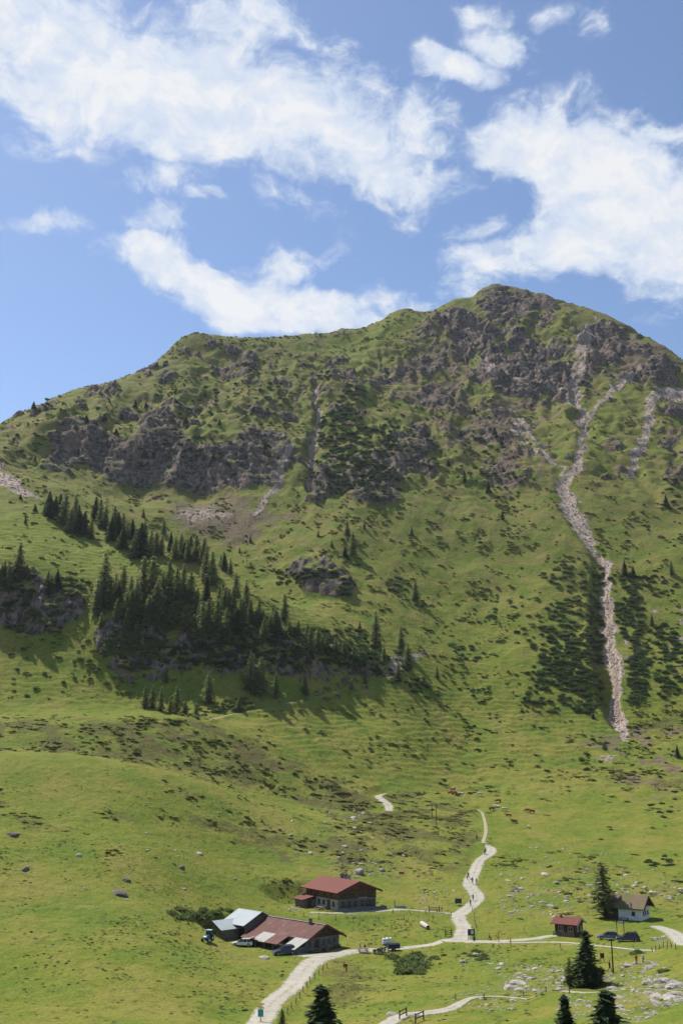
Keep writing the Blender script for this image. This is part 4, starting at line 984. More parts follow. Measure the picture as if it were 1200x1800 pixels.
# ------------------------------------------------------------------ building materials
def timber(name, c1, c2, board=.22):
    m, t, b = mat(name)
    co = coords(t)
    mp = t.new('ShaderNodeMapping'); t.l.new(co, mp.inputs[0]); mp.inputs['Scale'].default_value = (1.2, 1.2, 9)
    n = t.noise(mp.outputs[0], 1.0, 5, .65); n2 = t.noise(co, .8, 4, .6)
    c = t.mix(t.smooth(n, .3, .7), c1, c2)
    c = t.mix(t.math('MULTIPLY', t.smooth(n2, .5, .72), .6), c, tuple(x * .45 for x in c2))
    t.l.new(c, b.inputs['Base Color']); b.inputs['Roughness'].default_value = .85
    bump(t, b, n, .5, .03)
    return m
def masonry(name, c1, c2, c3, scale=2.2):
    m, t, b = mat(name)
    co = coords(t)
    vo = t.new('ShaderNodeTexVoronoi'); t.l.new(co, vo.inputs['Vector']); vo.inputs['Scale'].default_value = scale
    ve = t.new('ShaderNodeTexVoronoi', feature='DISTANCE_TO_EDGE'); t.l.new(co, ve.inputs['Vector']); ve.inputs['Scale'].default_value = scale
    sep = t.new('ShaderNodeSeparateXYZ'); t.l.new(vo.outputs['Color'], sep.inputs[0])
    c = t.mix(sep.outputs[0], c1, c2)
    c = t.mix(t.smooth(ve.outputs['Distance'], .08, .0), c, c3)
    c = t.mix(t.math('MULTIPLY', t.smooth(t.noise(co, .7, 4, .6), .5, .7), .4), c, (.12, .10, .08))
    t.l.new(c, b.inputs['Base Color']); b.inputs['Roughness'].default_value = .9
    bump(t, b, t.smooth(ve.outputs['Distance'], 0, .12), .6, .06)
    return m
def metal_sheet(name, c1, c2, c3):
    """weathered painted sheet: streaks run down the slope"""
    m, t, b = mat(name)
    co = coords(t)
    mp = t.new('ShaderNodeMapping'); t.l.new(co, mp.inputs[0]); mp.inputs['Scale'].default_value = (.28, 2.4, .28)
    n = t.noise(mp.outputs[0], 1.0, 6, .65); n2 = t.noise(co, .5, 5, .6)
    c = t.mix(t.smooth(n, .35, .65), c1, c2)
    c = t.mix(t.math('MULTIPLY', t.smooth(n2, .48, .7), .7), c, c3)
    t.l.new(c, b.inputs['Base Color']); b.inputs['Roughness'].default_value = .75; b.inputs['Specular IOR Level'].default_value = .15
    return m
T_BROWN = timber('sunburnt_larch_boards', (.200, .085, .035), (.110, .050, .024))
T_DARK = timber('dark_weathered_boards', (.075, .052, .038), (.038, .027, .021))
T_GREY = timber('silvered_boards', (.20, .165, .125), (.115, .095, .075))
T_RED = timber('red_brown_boards', (.115, .038, .022), (.070, .025, .016))
M_STONE = masonry('whitewashed_rubble', (.50, .47, .42), (.33, .30, .27), (.24, .215, .19))
M_STONE_D = masonry('grey_rubble', (.23, .215, .20), (.14, .13, .12), (.09, .085, .08))
M_WHITE = simple('whitewash', (.74, .74, .72), (.60, .60, .58), 1.2, .85)
R_RED = metal_sheet('red_sheet_roof', (.150, .048, .036), (.130, .042, .032), (.120, .046, .036))
R_RUST = metal_sheet('faded_red_sheet', (.125, .052, .043), (.090, .038, .033), (.165, .090, .076))
R_PALE = metal_sheet('bleached_sheet', (.34, .335, .31), (.28, .27, .245), (.21, .16, .135))
R_GREY = metal_sheet('zinc_sheet', (.30, .335, .345), (.35, .38, .39), (.27, .30, .31))
R_TRIM = simple('red_roof_trim', (.13, .035, .03), None, 2, .6)
M_GLASS = simple('window_glass', (.022, .026, .032), (.035, .04, .048), .6, .12, .5)
M_METAL_D = simple('dark_iron', (.035, .035, .037), None, 3, .5, .4)
M_CONC = simple('concrete', (.36, .35, .32), (.27, .26, .24), 1.4, .9)
M_POST = simple('fence_wood', (.19, .155, .115), (.11, .09, .07), 4, .9)
M_WIRE = simple('fence_wire', (.25, .25, .25), None, 3, .5, .4, .6)
def shingle_mat():
    m, t, b = mat('mossy_shingles')
    co = coords(t)
    n = t.noise(co, .9, 5, .65); f = t.noise(co, 6, 4, .7)
    c = t.mix(t.smooth(n, .35, .62), (.175, .115, .085), (.135, .105, .065))
    c = t.mix(t.math('MULTIPLY', t.smooth(t.noise(co, .33, 4, .6), .44, .62), .8), c, (.12, .125, .04))
    c = t.mix(t.math('MULTIPLY', t.smooth(f, .5, .7), .5), c, (.06, .045, .035))
    t.l.new(c, b.inputs['Base Color']); b.inputs['Roughness'].default_value = .95; bump(t, b, f, .7, .08)
    return m
R_SHINGLE = shingle_mat()

def window(parent, frame_axis, at, a0, a1, z0, z1, fm, out, panes=2, sill=True, shutter=None):
    """window in a wall: frame_axis 'x' = wall runs along x at y = at; out = outward sign. Frame, panes and sill have depth."""
    mb = MB(); w_ = .07; d0, d1 = (at, at + out * .06)
    lo, hi = min(d0, d1), max(d0, d1)
    def bx(m, p0, p1, q0, q1, e0, e1):
        return m.box(p0, p1, e0, e1, q0, q1) if frame_axis == 'x' else m.box(e0, e1, p0, p1, q0, q1)
    bx(mb, a0, a1, z1 - w_, z1, lo, hi); bx(mb, a0, a1, z0, z0 + w_, lo, hi)
    bx(mb, a0, a0 + w_, z0 + w_, z1 - w_, lo, hi); bx(mb, a1 - w_, a1, z0 + w_, z1 - w_, lo, hi)
    for i in range(1, panes):
        xm = a0 + (a1 - a0) * i / panes; bx(mb, xm - w_ / 2, xm + w_ / 2, z0 + w_, z1 - w_, lo, hi)
    win = mb.part('window', parent, fm)
    e = sorted((at + out * .012, at + out * .03))
    for i in range(panes):
        p0 = a0 + (a1 - a0) * i / panes + .02; p1 = a0 + (a1 - a0) * (i + 1) / panes - .02
        bx(MB(), p0, p1, z0 + .02, z1 - .02, *e).part('pane', win, M_GLASS)
    if sill:
        e = sorted((at, at + out * .16)); bx(MB(), a0 - .06, a1 + .06, z0 - .08, z0 - .005, *e).part('sill', win, fm)
    if shutter:
        for p0, p1 in ((a0 - .48, a0 - .03), (a1 + .03, a1 + .48)):
            e = sorted((at, at + out * .05)); bx(MB(), p0, p1, z0, z1, *e).part('shutter', win, shutter)
    return win
def door(parent, frame_axis, at, a0, a1, z0, z1, m_leaf, m_frame, out):
    def bx(m, p0, p1, q0, q1, e0, e1):
        return m.box(p0, p1, e0, e1, q0, q1) if frame_axis == 'x' else m.box(e0, e1, p0, p1, q0, q1)
    e = sorted((at, at + out * .05)); d = bx(MB(), a0, a1, z0, z1, *e).part('door', parent, m_leaf)
    mb = MB(); e = sorted((at, at + out * .09))
    bx(mb, a0 - .1, a0, z0, z1 + .1, *e); bx(mb, a1, a1 + .1, z0, z1 + .1, *e); bx(mb, a0, a1, z1, z1 + .1, *e); mb.part('frame', d, m_frame)
    e = sorted((at + out * .05, at + out * .11)); bx(MB(), a1 - .16, a1 - .08, z0 + 1.0, z0 + 1.12, *e).part('handle', d, M_METAL_D)
    return d
def gable_roof(parent, x0, x1, y0, y1, z_eave, z_ridge, th, m_roof, m_trim, over, gover, name='roof', seams=0):
    """ridge along y in the middle of x0..x1; each slope its own sheet; barge boards and seams in relief"""
    xm = (x0 + x1) / 2; sl = (z_ridge - z_eave) / (xm - x0)
    ze = z_eave - sl * over; a, b = x0 - over, x1 + over; c, d = y0 - gover, y1 + gover
    mb = MB()
    mb.slab([(a, c, ze + th), (xm, c, z_ridge + th), (xm, d, z_ridge + th), (a, d, ze + th)][::-1], th)
    mb.slab([(xm, c, z_ridge + th), (b, c, ze + th), (b, d, ze + th), (xm, d, z_ridge + th)][::-1], th)
    rf = mb.part(name, parent, m_roof)
    for yy in (c - .05, d + .01):
        for xa, xb in ((a, xm), (b, xm)):
            tb = MB(); tb.hexa([(xa, yy, ze - .16), (xb, yy, z_ridge - .16), (xb, yy + .04, z_ridge - .16), (xa, yy + .04, ze - .16)], [(xa, yy, ze + th + .03), (xb, yy, z_ridge + th + .03), (xb, yy + .04, z_ridge + th + .03), (xa, yy + .04, ze + th + .03)])
            tb.part('barge_board', rf, m_trim)
    MB().box(xm - .18, xm + .18, c, d, z_ridge + th - .02, z_ridge + th + .07).part('ridge_cap', rf, m_trim)
    if seams:
        n = int((d - c) / seams)
        for s in (a, b):
            sm = MB()
            for i in range(1, n):
                yy = c + (d - c) * i / n
                sm.hexa([(s, yy - .025, ze + th), (xm, yy - .025, z_ridge + th), (xm, yy + .025, z_ridge + th), (s, yy + .025, ze + th)], [(s, yy - .025, ze + th + .05), (xm, yy - .025, z_ridge + th + .05), (xm, yy + .025, z_ridge + th + .05), (s, yy + .025, ze + th + .05)])
            sm.part('standing_seams', rf, m_roof)['kind'] = 'stuff'
    return rf
def gable_end(mb, x0, x1, y0, y1, zb, ze, zr):
    """wall block from zb to the eaves plus the gable triangle up to the ridge (ridge along y)"""
    xm = (x0 + x1) / 2
    mb.prism([(x0, zb), (x1, zb), (x1, ze), (xm, zr), (x0, ze)], 'y', y0, y1)
def bench(parent_loc, rz, label, length=2.0, back=True, m=None, group=None):
    m = m or T_GREY
    t = thing('bench', parent_loc, rz, label, 'bench', group)
    for y in (-.17, .0, .17): MB().box(-length / 2, length / 2, y - .07, y + .07, .42, .47).part('slat', t, m)
    for x in (-length / 2 + .2, length / 2 - .2): MB().box(x - .04, x + .04, -.22, .22, 0, .42).part('leg', t, m)
    if back:
        for z in (.62, .82): MB().box(-length / 2, length / 2, .24, .28, z - .06, z + .06).part('backrest', t, m)
        for x in (-length / 2 + .2, length / 2 - .2): MB().box(x - .03, x + .03, .285, .33, .3, .9).part('back_post', t, m)
    return t
def picnic_table(loc, rz, label, group=None, m=None):
    m = m or T_GREY
    t = thing('picnic_table', loc, rz, label, 'table', group)
    for y in (-.3, -.1, .1, .3): MB().box(-1.1, 1.1, y - .09, y + .09, .72, .77).part('tabletop_plank', t, m)
    for y in (-.78, .78): MB().box(-1.1, 1.1, y - .14, y + .14, .42, .47).part('seat_plank', t, m)
    for x in (-.75, .75):
        mb = MB(); mb.hexa([(x - .04, -.75, 0), (x + .04, -.75, 0), (x + .04, -.63, 0), (x - .04, -.63, 0)], [(x - .04, -.3, .72), (x + .04, -.3, .72), (x + .04, -.18, .72), (x - .04, -.18, .72)])
        mb.hexa([(x - .04, .63, 0), (x + .04, .63, 0), (x + .04, .75, 0), (x - .04, .75, 0)], [(x - .04, .18, .72), (x + .04, .18, .72), (x + .04, .3, .72), (x - .04, .3, .72)])
        mb.box(x - .035, x + .035, -.9, .9, .34, .42); mb.part('leg_frame', t, m)
    return t
def local(root, x, y, z=0):
    a = root.rotation_euler[2]; s = root.scale[0]
    return Vector((root.location.x + s * (x * math.cos(a) - y * math.sin(a)), root.location.y + s * (x * math.sin(a) + y * math.cos(a)), root.location.z + s * z))

# ------------------------------------------------------------------ mountain hut: gable (local -y) faces front right, long wall (local -x) faces front left
PHI = R(33)
hut_c = HUT_POS
def build_hut():
    W, L, H1, H2, HR = 10.6, 13.6, 2.4, 4.1, 6.0
    # the front corner of the house sits at local (0, 0)
    t = thing('mountain_hut', hut_c, PHI, 'timber mountain hut with red sheet roof above a whitewashed stone ground floor', 'hut')
    MB().box(0, W, 0, L, -1.6, H1).part('stone_wall', t, M_STONE, label='whitewashed rubble ground floor')
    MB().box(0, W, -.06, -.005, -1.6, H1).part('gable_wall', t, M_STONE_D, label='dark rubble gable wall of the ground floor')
    mb = MB(); gable_end(mb, -.06, W + .06, -.06, L + .06, H1 + .01, H2, HR); mb.part('timber_wall', t, T_BROWN)
    rf = gable_roof(t, 0, W, 0, L, H2, HR, .16, R_RED, R_TRIM, 1.0, 1.3, seams=.9)
    for y, z, mm in ((4.2, .95, M_CONC), (5.7, 1.15, M_STONE_D), (7.2, 1.15, M_STONE_D)):
        ch = MB().box(W / 2 + .5, W / 2 + 1.15, y, y + .65, HR - .5, HR + z).part('chimney', rf, mm)
        MB().box(W / 2 + .42, W / 2 + 1.23, y - .08, y + .73, HR + z, HR + z + .1).part('cap', ch, M_METAL_D)
    # log courses and floor beam on the timber storey
    for k, z in enumerate((H1 + .04, H2 - .1)):
        bm_ = MB(); bm_.box(-.13, -.06, -.13, L + .1, z, z + .2); bm_.part('floor_beam', t, T_DARK)
        bm_ = MB(); bm_.box(-.13, W + .13, -.14, -.062, z, z + .2); bm_.part('floor_beam', t, T_DARK)
    # long wall: two doors, three windows
    door(t, 'y', 0, 3.2, 4.2, -.05, 2.05, T_DARK, T_BROWN, -1)
    door(t, 'y', 0, 9.6, 10.6, -.05, 2.05, T_DARK, T_BROWN, -1)
    for a in (1.2, 5.4, 7.4): window(t, 'y', 0, a, a + .95, .95, 1.95, T_DARK, -1)
    for a in (2.2, 5.2, 8.2, 11.0): window(t, "y", -.06, a, a + .7, 2.9, 3.6, T_DARK, -1)
    # gable: a row of windows at ground level, small ones above
    for a in (.9, 2.5, 4.3, 6.1, 7.7, 9.0): window(t, 'x', -.06, a, a + 1.15, .85, 2.05, T_DARK, -1)
    for a in (1.3, 3.4, 6.3, 8.4): window(t, 'x', -.06, a, a + .8, 2.85, 3.65, T_DARK, -1, shutter=T_DARK)
    for a in (3.6, 5.9): window(t, 'x', -.06, a, a + .7, 4.4, 5.05, T_DARK, -1)
    MB().box(5.6, 8.0, -.2, -.145, 2.46, 2.62).part('name_board', t, simple('name_board_paint', (.40, .46, .44), None, 2, .7))
    # terrace with parapet in front of the gable
    tr = MB().box(-.2, W + 1.6, -2.2, -.005, -1.6, -.12).part('terrace', t, M_STONE_D)
    mb = MB(); mb.box(-.2, W + 1.6, -2.2, -2.0, -.12, .62); mb.box(W + 1.4, W + 1.6, -2.0, -.02, -.12, .62); mb.box(-.2, 0, -2.0, -.3, -.12, .62); mb.part('parapet', t, M_STONE_D)
    # annex at the far end of the long wall
    ax = MB().box(-3.4, -.005, L - 4.2, L - .4, -1.6, 1.75).part('annex_wall', t, T_GREY)
    mb = MB(); mb.slab([(-4.1, L - 4.8, 1.72), (.0 - .07, L - 4.8, 2.48), (-.07, L + .2, 2.48), (-4.1, L + .2, 1.72)][::-1], .13); mb.part('annex_roof', t, R_RED)
    door(ax, 'x', L - 4.2, -2.2, -1.3, -.3, 1.5, T_DARK, T_DARK, -1)
    # balcony on the rear corner
    mb = MB(); mb.box(-1.5, -.14, L - .9, L + 1.2, 2.62, 2.75)
    for y in np.arange(L - .85, L + 1.2, .25): mb.box(-1.5, -1.44, y, y + .1, 2.75, 3.65)
    mb.box(-1.52, -1.42, L - .9, L + 1.2, 3.6, 3.7); mb.part('balcony', t, T_GREY)
    return t
hut = build_hut()
picnic_table(local(hut, -1.9, 4.6, -.1), PHI + R(90), 'pale wooden table with benches by the white wall of the red-roofed hut')

# ------------------------------------------------------------------ long cow barn with a patchwork sheet roof
PHB = R(44)
def build_barn():
    W, L, HE, HR = 9.0, 15.5, 2.4, 4.6
    t = thing('cow_barn', BARN_POS, PHB, 'long stone and timber barn with faded red and bleached patchwork roof', 'barn')
    MB().box(0, W, 0, L, -1.5, 2.35).part('stone_wall', t, M_STONE_D)
    mb = MB(); gable_end(mb, -.03, W + .03, -.03, L + .03, 2.36, HE + .1, HR); mb.part('timber_gable', t, T_DARK)
    sl = (HR - HE) / (W / 2); th = .12; xm = W / 2; c, d = -1.2, L + .8
    # front slope (local -x side): separate sheets; it runs on down over the lean-to
    zt = lambda x: HE + sl * x + th
    lo = -4.0
    rf = MB().slab([(xm, c, HR + th), (W + .9, c, zt(-.9)), (W + .9, d, zt(-.9)), (xm, d, HR + th)][::-1], th).part('roof', t, R_RUST)
    n = 9
    for i in range(n):
        ya = c + (d - c) * i / n; yb = c + (d - c) * (i + 1) / n - .03
        q = MB().slab([(-.35, ya, zt(-.35)), (xm, ya, HR + th), (xm, yb, HR + th), (-.35, yb, zt(-.35))][::-1], .1).part('sheet', rf, R_RUST)
    pale = {0: R_PALE, 1: R_PALE, 2: None, 3: R_RUST, 4: R_RUST, 5: R_PALE, 6: R_PALE, 7: R_RUST, 8: R_RUST}
    for i in range(n):
        mm = pale[i]
        if mm is None: continue
        ya = c + (d - c) * i / n; yb = c + (d - c) * (i + 1) / n - .02
        l2 = lo if i < 2 else lo + .55 + (.25 if i > 5 else 0)
        q = MB().slab([(l2, ya, zt(l2) - .1 + .5), (-.2, ya, zt(-.2) - .05 + .09), (-.2, yb, zt(-.2) - .05 + .09), (l2, yb, zt(l2) - .1 + .5)][::-1], .06).part('sheet', rf, mm)
    MB().box(xm - .5, xm + .05, c, d, HR + th + .0, HR + th + .05).part('ridge_flashing', rf, R_PALE)
    for yy in (c - .06, d + .01):
        for xa, xb in ((-.4, xm), (W + .9, xm)):
            mb = MB(); mb.hexa([(xa, yy, zt(xa if xa < xm else W - xa) - .3), (xb, yy, HR - .2), (xb, yy + .05, HR - .2), (xa, yy + .05, zt(xa if xa < xm else W - xa) - .3)], [(xa, yy, zt(xa if xa < xm else W - xa) + .03), (xb, yy, HR + th + .04), (xb, yy + .05, HR + th + .04), (xa, yy + .05, zt(xa if xa < xm else W - xa) + .03)])
            mb.part('barge_board', rf, R_TRIM)
    ch = MB().box(xm - .9, xm - .4, 2.6, 3.1, HR - .4, HR + .85).part('chimney', rf, M_STONE_D); MB().box(xm - .98, xm - .32, 2.52, 3.18, HR + .85, HR + .93).part('cap', ch, M_METAL_D)
    # lean-to posts, beam and a stone pier under the near end
    for y in (3.8, 6.2, 8.8, 11.5, 14.6): MB().box(-3.1, -2.95, y, y + .15, -1.5, 1.2).part('post', t, T_GREY)
    MB().box(-3.14, -2.9, 3.5, L + .5, 1.2, 1.38).part('beam', t, T_GREY)
    MB().box(-3.3, -.005, .0, 2.5, -1.5, 1.0).part('lean_to_wall', t, M_STONE_D)
    # gable wall: stone door and windows
    door(t, 'x', 0, 2.4, 3.5, -.05, 2.05, T_DARK, T_GREY, -1)
    for a in (.5, 4.4, 5.8, 7.2): window(t, 'x', 0, a, a + .8, .95, 1.85, T_GREY, -1)
    for a in (3.2, 5.0): window(t, 'x', -.03, a, a + .7, 3.1, 3.8, T_GREY, -1, sill=False)
    MB().prism([(3.9, 4.0), (4.5, 4.3), (5.1, 4.0), (4.5, 3.95)], 'y', -.12, -.04).part('carved_ornament', t, simple('ochre_paint', (.35, .22, .07), None, 2, .8))
    door(t, 'y', 0, 5.0, 6.4, -.1, 2.0, T_DARK, T_GREY, -1); door(t, 'y', 0, 10.0, 11.2, -.1, 2.0, T_DARK, T_GREY, -1)
    return t
barn = build_barn()
bench(local(barn, 5.0, -1.0, -.05), PHB + math.pi, 'light wooden bench against the dark barn gable, next to the menu board', 2.0, True, simple('orange_pine', (.30, .165, .07), None, 3, .7))
bench(local(barn, 7.4, -1.0, -.05), PHB + math.pi, 'dark bench by the barn gable, next to the light wooden one', 1.8, True, T_DARK)
picnic_table(local(barn, 1.0, -1.7, -.05), PHB, 'pale table at the lean-to corner of the barn')
def menu_board(loc, rz):
    t = thing('menu_board', loc, rz, 'dark a-frame menu board standing in front of the barn gable', 'board')
    for s in (-1, 1):
        fr = MB().hexa([(-.4, s * .3 - .02, 0), (.4, s * .3 - .02, 0), (.4, s * .3 + .02, 0), (-.4, s * .3 + .02, 0)], [(-.4, s * .03 - .02, 1.25), (.4, s * .03 - .02, 1.25), (.4, s * .03 + .02, 1.25), (-.4, s * .03 + .02, 1.25)]).part('frame', t, T_GREY)
        MB().hexa([(-.33, s * .3 - .02 + s * .03, .12), (.33, s * .3 - .02 + s * .03, .12), (.33, s * .3 + .01 + s * .03, .12), (-.33, s * .3 + .01 + s * .03, .12)], [(-.33, s * .03 - .02 + s * .03, 1.18), (.33, s * .03 - .02 + s * .03, 1.18), (.33, s * .03 + .01 + s * .03, 1.18), (-.33, s * .03 + .01 + s * .03, 1.18)]).part('slate', t, simple('slate', (.06, .075, .07), None, 2, .6))
menu_board(local(barn, 3.6, -2.3, -.05), PHB)

# ------------------------------------------------------------------ open shed with zinc roof: main roof parallel to the barn, an open cross gable in front
def build_shed():
    W, L, HE, HR = 8.0, 6.6, 3.0, 4.9
    t = thing('open_shed', SHED_POS, PHB, 'open-fronted timber shed with light grey zinc roof beside the barn', 'shed')
    plum = simple('plum_trim', (.12, .05, .075), None, 2, .6)
    mb = MB(); gable_end(mb, 0, W, 0, .2, -1.5, HE, HR - .02); mb.part('gable_wall', t, T_GREY)
    mb = MB(); gable_end(mb, 0, W, L - .2, L, -1.5, HE, HR - .02); mb.part('rear_gable_wall', t, T_DARK)
    MB().box(W - .2, W, .205, L - .205, -1.5, HE).part('side_wall', t, T_DARK)
    rf = gable_roof(t, 0, W, 0, L, HE, HR, .12, R_GREY, plum, .9, .6, seams=1.1)
    # cross gable, ridge along x, open end towards local -x
    y0, y1, xa, xb, pe, pr = L - 4.4, L + .9, -4.2, 1.2, 2.25, 3.55
    ym = (y0 + y1) / 2; th = .1; ov = .5; sl = (pr - pe) / (ym - y0)
    mb = MB(); mb.slab([(xa - .7, y0 - ov, pe - sl * ov + th), (xb, y0 - ov, pe - sl * ov + th), (xb, ym, pr + th), (xa - .7, ym, pr + th)], th)
    mb.slab([(xa - .7, ym, pr + th), (xb, ym, pr + th), (xb, y1 + ov, pe - sl * ov + th), (xa - .7, y1 + ov, pe - sl * ov + th)], th)
    pf = mb.part('porch_roof', t, R_GREY)
    for ya, za, yb, zb in ((y0 - ov, pe - sl * ov, ym, pr), (y1 + ov, pe - sl * ov, ym, pr)):
        MB().hexa([(xa - .76, ya, za - .18), (xa - .71, ya, za - .18), (xa - .71, yb, zb - .18), (xa - .76, yb, zb - .18)], [(xa - .76, ya, za + th + .04), (xa - .71, ya, za + th + .04), (xa - .71, yb, zb + th + .04), (xa - .76, yb, zb + th + .04)]).part('barge_board', pf, plum)
    for y, z in ((y0, pe), (ym - .4, pr - .1), (y1 - .2, pe)): MB().box(xa, xa + .22, y, y + .2, -1.5, z).part('post', t, T_GREY)
    MB().box(xa + .02, xa + .2, y0 + .21, y1 - .21, pe - .22, pe - .03).part('tie_beam', t, T_GREY)
    MB().box(xa + .3, -.01, y0, y0 + .12, -1.5, pe - .06).part('side_wall', t, T_GREY)
    MB().box(xa + .05, xa + .15, y0 + .3, y0 + 1.9, -.9, 1.2).part('half_door', t, T_GREY)
    return t
shed = build_shed()

# ------------------------------------------------------------------ small brown cabin
def build_cabin():
    W, L, HE, HR = 4.0, 4.5, 2.4, 3.3
    t = thing('small_cabin', CABIN_POS, R(57), 'small red-brown log cabin with railing and red roof', 'cabin')
    MB().box(.02, W - .02, .02, L - .02, -1.2, .0).part('plinth', t, M_STONE_D)
    mb = MB(); gable_end(mb, 0, W, 0, L, .005, HE, HR); mb.part('log_wall', t, T_RED)
    rf = gable_roof(t, 0, W, 0, L, HE, HR, .12, R_RED, simple('white_trim', (.42, .40, .39), None, 2, .6), .7, .6, seams=.8)
    cream = simple('cream_frame', (.52, .47, .38), None, 2, .7)
    for a in (.6, 2.6): window(t, 'y', 0, a, a + 1.1, .95, 1.85, cream, -1)
    for a in (.5, 2.4): window(t, 'x', 0, a, a + .8, .95, 1.85, cream, -1)
    dk = MB().box(-1.2, -.005, 0, L, -.2, -.04).part('veranda', t, T_GREY)
    for y in np.linspace(.1, L - .1, 5): MB().box(-1.15, -1.05, y - .05, y + .05, -1.2, .85).part('post', dk, T_GREY)
    for z in (.25, .52, .8): MB().box(-1.2, -1.155, 0, L, z - .08, z + .08).part('rail', dk, T_GREY)
    MB().box(W / 2 - .6, W / 2 - .3, L - 1.0, L - .7, HR - .2, HR + .55).part('chimney', rf, R_RUST)
build_cabin()

# ------------------------------------------------------------------ white farmhouse with mossy shingle roof
def build_chalet():
    W, L, HE, HR = 6.0, 8.2, 2.6, 4.5
    t = thing('white_farmhouse', CHALET_POS, R(57), 'low whitewashed farmhouse with a mossy brown shingle roof', 'house')
    S = L * .62
    MB().box(0, W, 0, S, -2.4, HE).part('white_wall', t, M_WHITE)
    MB().box(.15, W - .15, S + .005, L, -2.0, HE).part('timber_wall', t, T_DARK)
    mb = MB(); gable_end(mb, -.02, W + .02, -.04, S, HE + .005, HE + .01, HR); mb.part('gable_boarding', t, T_DARK)
    rf = gable_roof(t, 0, W, 0, L, HE, HR, .25, R_SHINGLE, T_DARK, .9, .9)
    r = np.random.default_rng(4)
    xm = W / 2; sl = (HR - HE) / xm
    for side in (-1, 1):                               # uneven shingle courses
        mb = MB()
        for k in range(10):
            da = xm + .9 - k * .385; db = da - .385 - .05
            y = -.9
            while y < L + .8:
                w_ = min(r.uniform(.5, 1.1), L + .9 - y); dz = r.uniform(.01, .09)
                A = lambda dd, yy, up: (xm + side * dd, yy, HR - sl * dd + .25 + up)
                mb.hexa([A(da, y, 0), A(db, y, 0), A(db, y + w_ - .03, 0), A(da, y + w_ - .03, 0)], [A(da, y, dz + .03), A(db, y, .02), A(db, y + w_ - .03, .02), A(da, y + w_ - .03, dz + .03)])
                y += w_
        o = mb.part('shingle_courses', rf, R_SHINGLE); o['kind'] = 'stuff'
    for a in (1.2, 2.6, 4.2): window(t, 'x', 0, a, a + .6, 1.0, 1.8, T_DARK, -1)
    window(t, 'x', -.04, xm - .35, xm + .35, 3.0, 3.6, T_DARK, -1, sill=False)
    for a in (1.4,): window(t, 'y', 0, a, a + .7, 1.0, 1.75, T_DARK, -1)
    door(t, 'y', 0, 5.2, 6.1, .0, 1.9, T_DARK, T_DARK, -1)
    MB().box(xm + .3, xm + .85, 3.6, 4.15, HR - .3, HR + .85).part('chimney', rf, M_WHITE)
    return t
chalet = build_chalet()
bench(local(chalet, -.7, 3.6), R(57) - R(90), 'dark bench along the white farmhouse wall', 1.9, False, T_DARK)
# ------------------------------------------------------------------ skinned figures (people, cattle)
def skin_mesh(name, pts, edges, radii, mats, pick, subdiv=1, root=0):
    me = bpy.data.meshes.new(name); me.from_pydata(pts, edges, []); me.update()
    o = bpy.data.objects.new(name, me); COL.objects.link(o)
    o.modifiers.new('skin', 'SKIN'); 
    sv = me.skin_vertices[0].data
    for i, r_ in enumerate(radii):
        sv[i].radius = (r_, r_) if not isinstance(r_, tuple) else r_
        sv[i].use_root = (i == root)
    sd = o.modifiers.new('sub', 'SUBSURF'); sd.levels = subdiv; sd.render_levels = subdiv
    dg = bpy.context.evaluated_depsgraph_get()
    out = bpy.data.meshes.new_from_object(o.evaluated_get(dg))
    bpy.data.objects.remove(o); bpy.data.meshes.remove(me)
    out.name = name; out.materials.clear()
    for m in mats: out.materials.append(m)
    for p in out.polygons:
        p.material_index = pick(p.center); p.use_smooth = True
    return out
SKIN = simple('skin', (.42, .26, .19), None, 3, .6)
HAIR = simple('brown_hair', (.05, .03, .02), None, 5, .7)
CLOTH = {k: simple(k + '_cloth', c, None, 4, .9) for k, c in {'red': (.42, .06, .05), 'white': (.70, .70, .68), 'black': (.02, .02, .022), 'blue': (.05, .08, .24), 'grey': (.20, .20, .21), 'purple': (.20, .15, .30), 'khaki': (.20, .16, .10), 'navy': (.025, .03, .06), 'orange': (.50, .16, .05)}.items()}
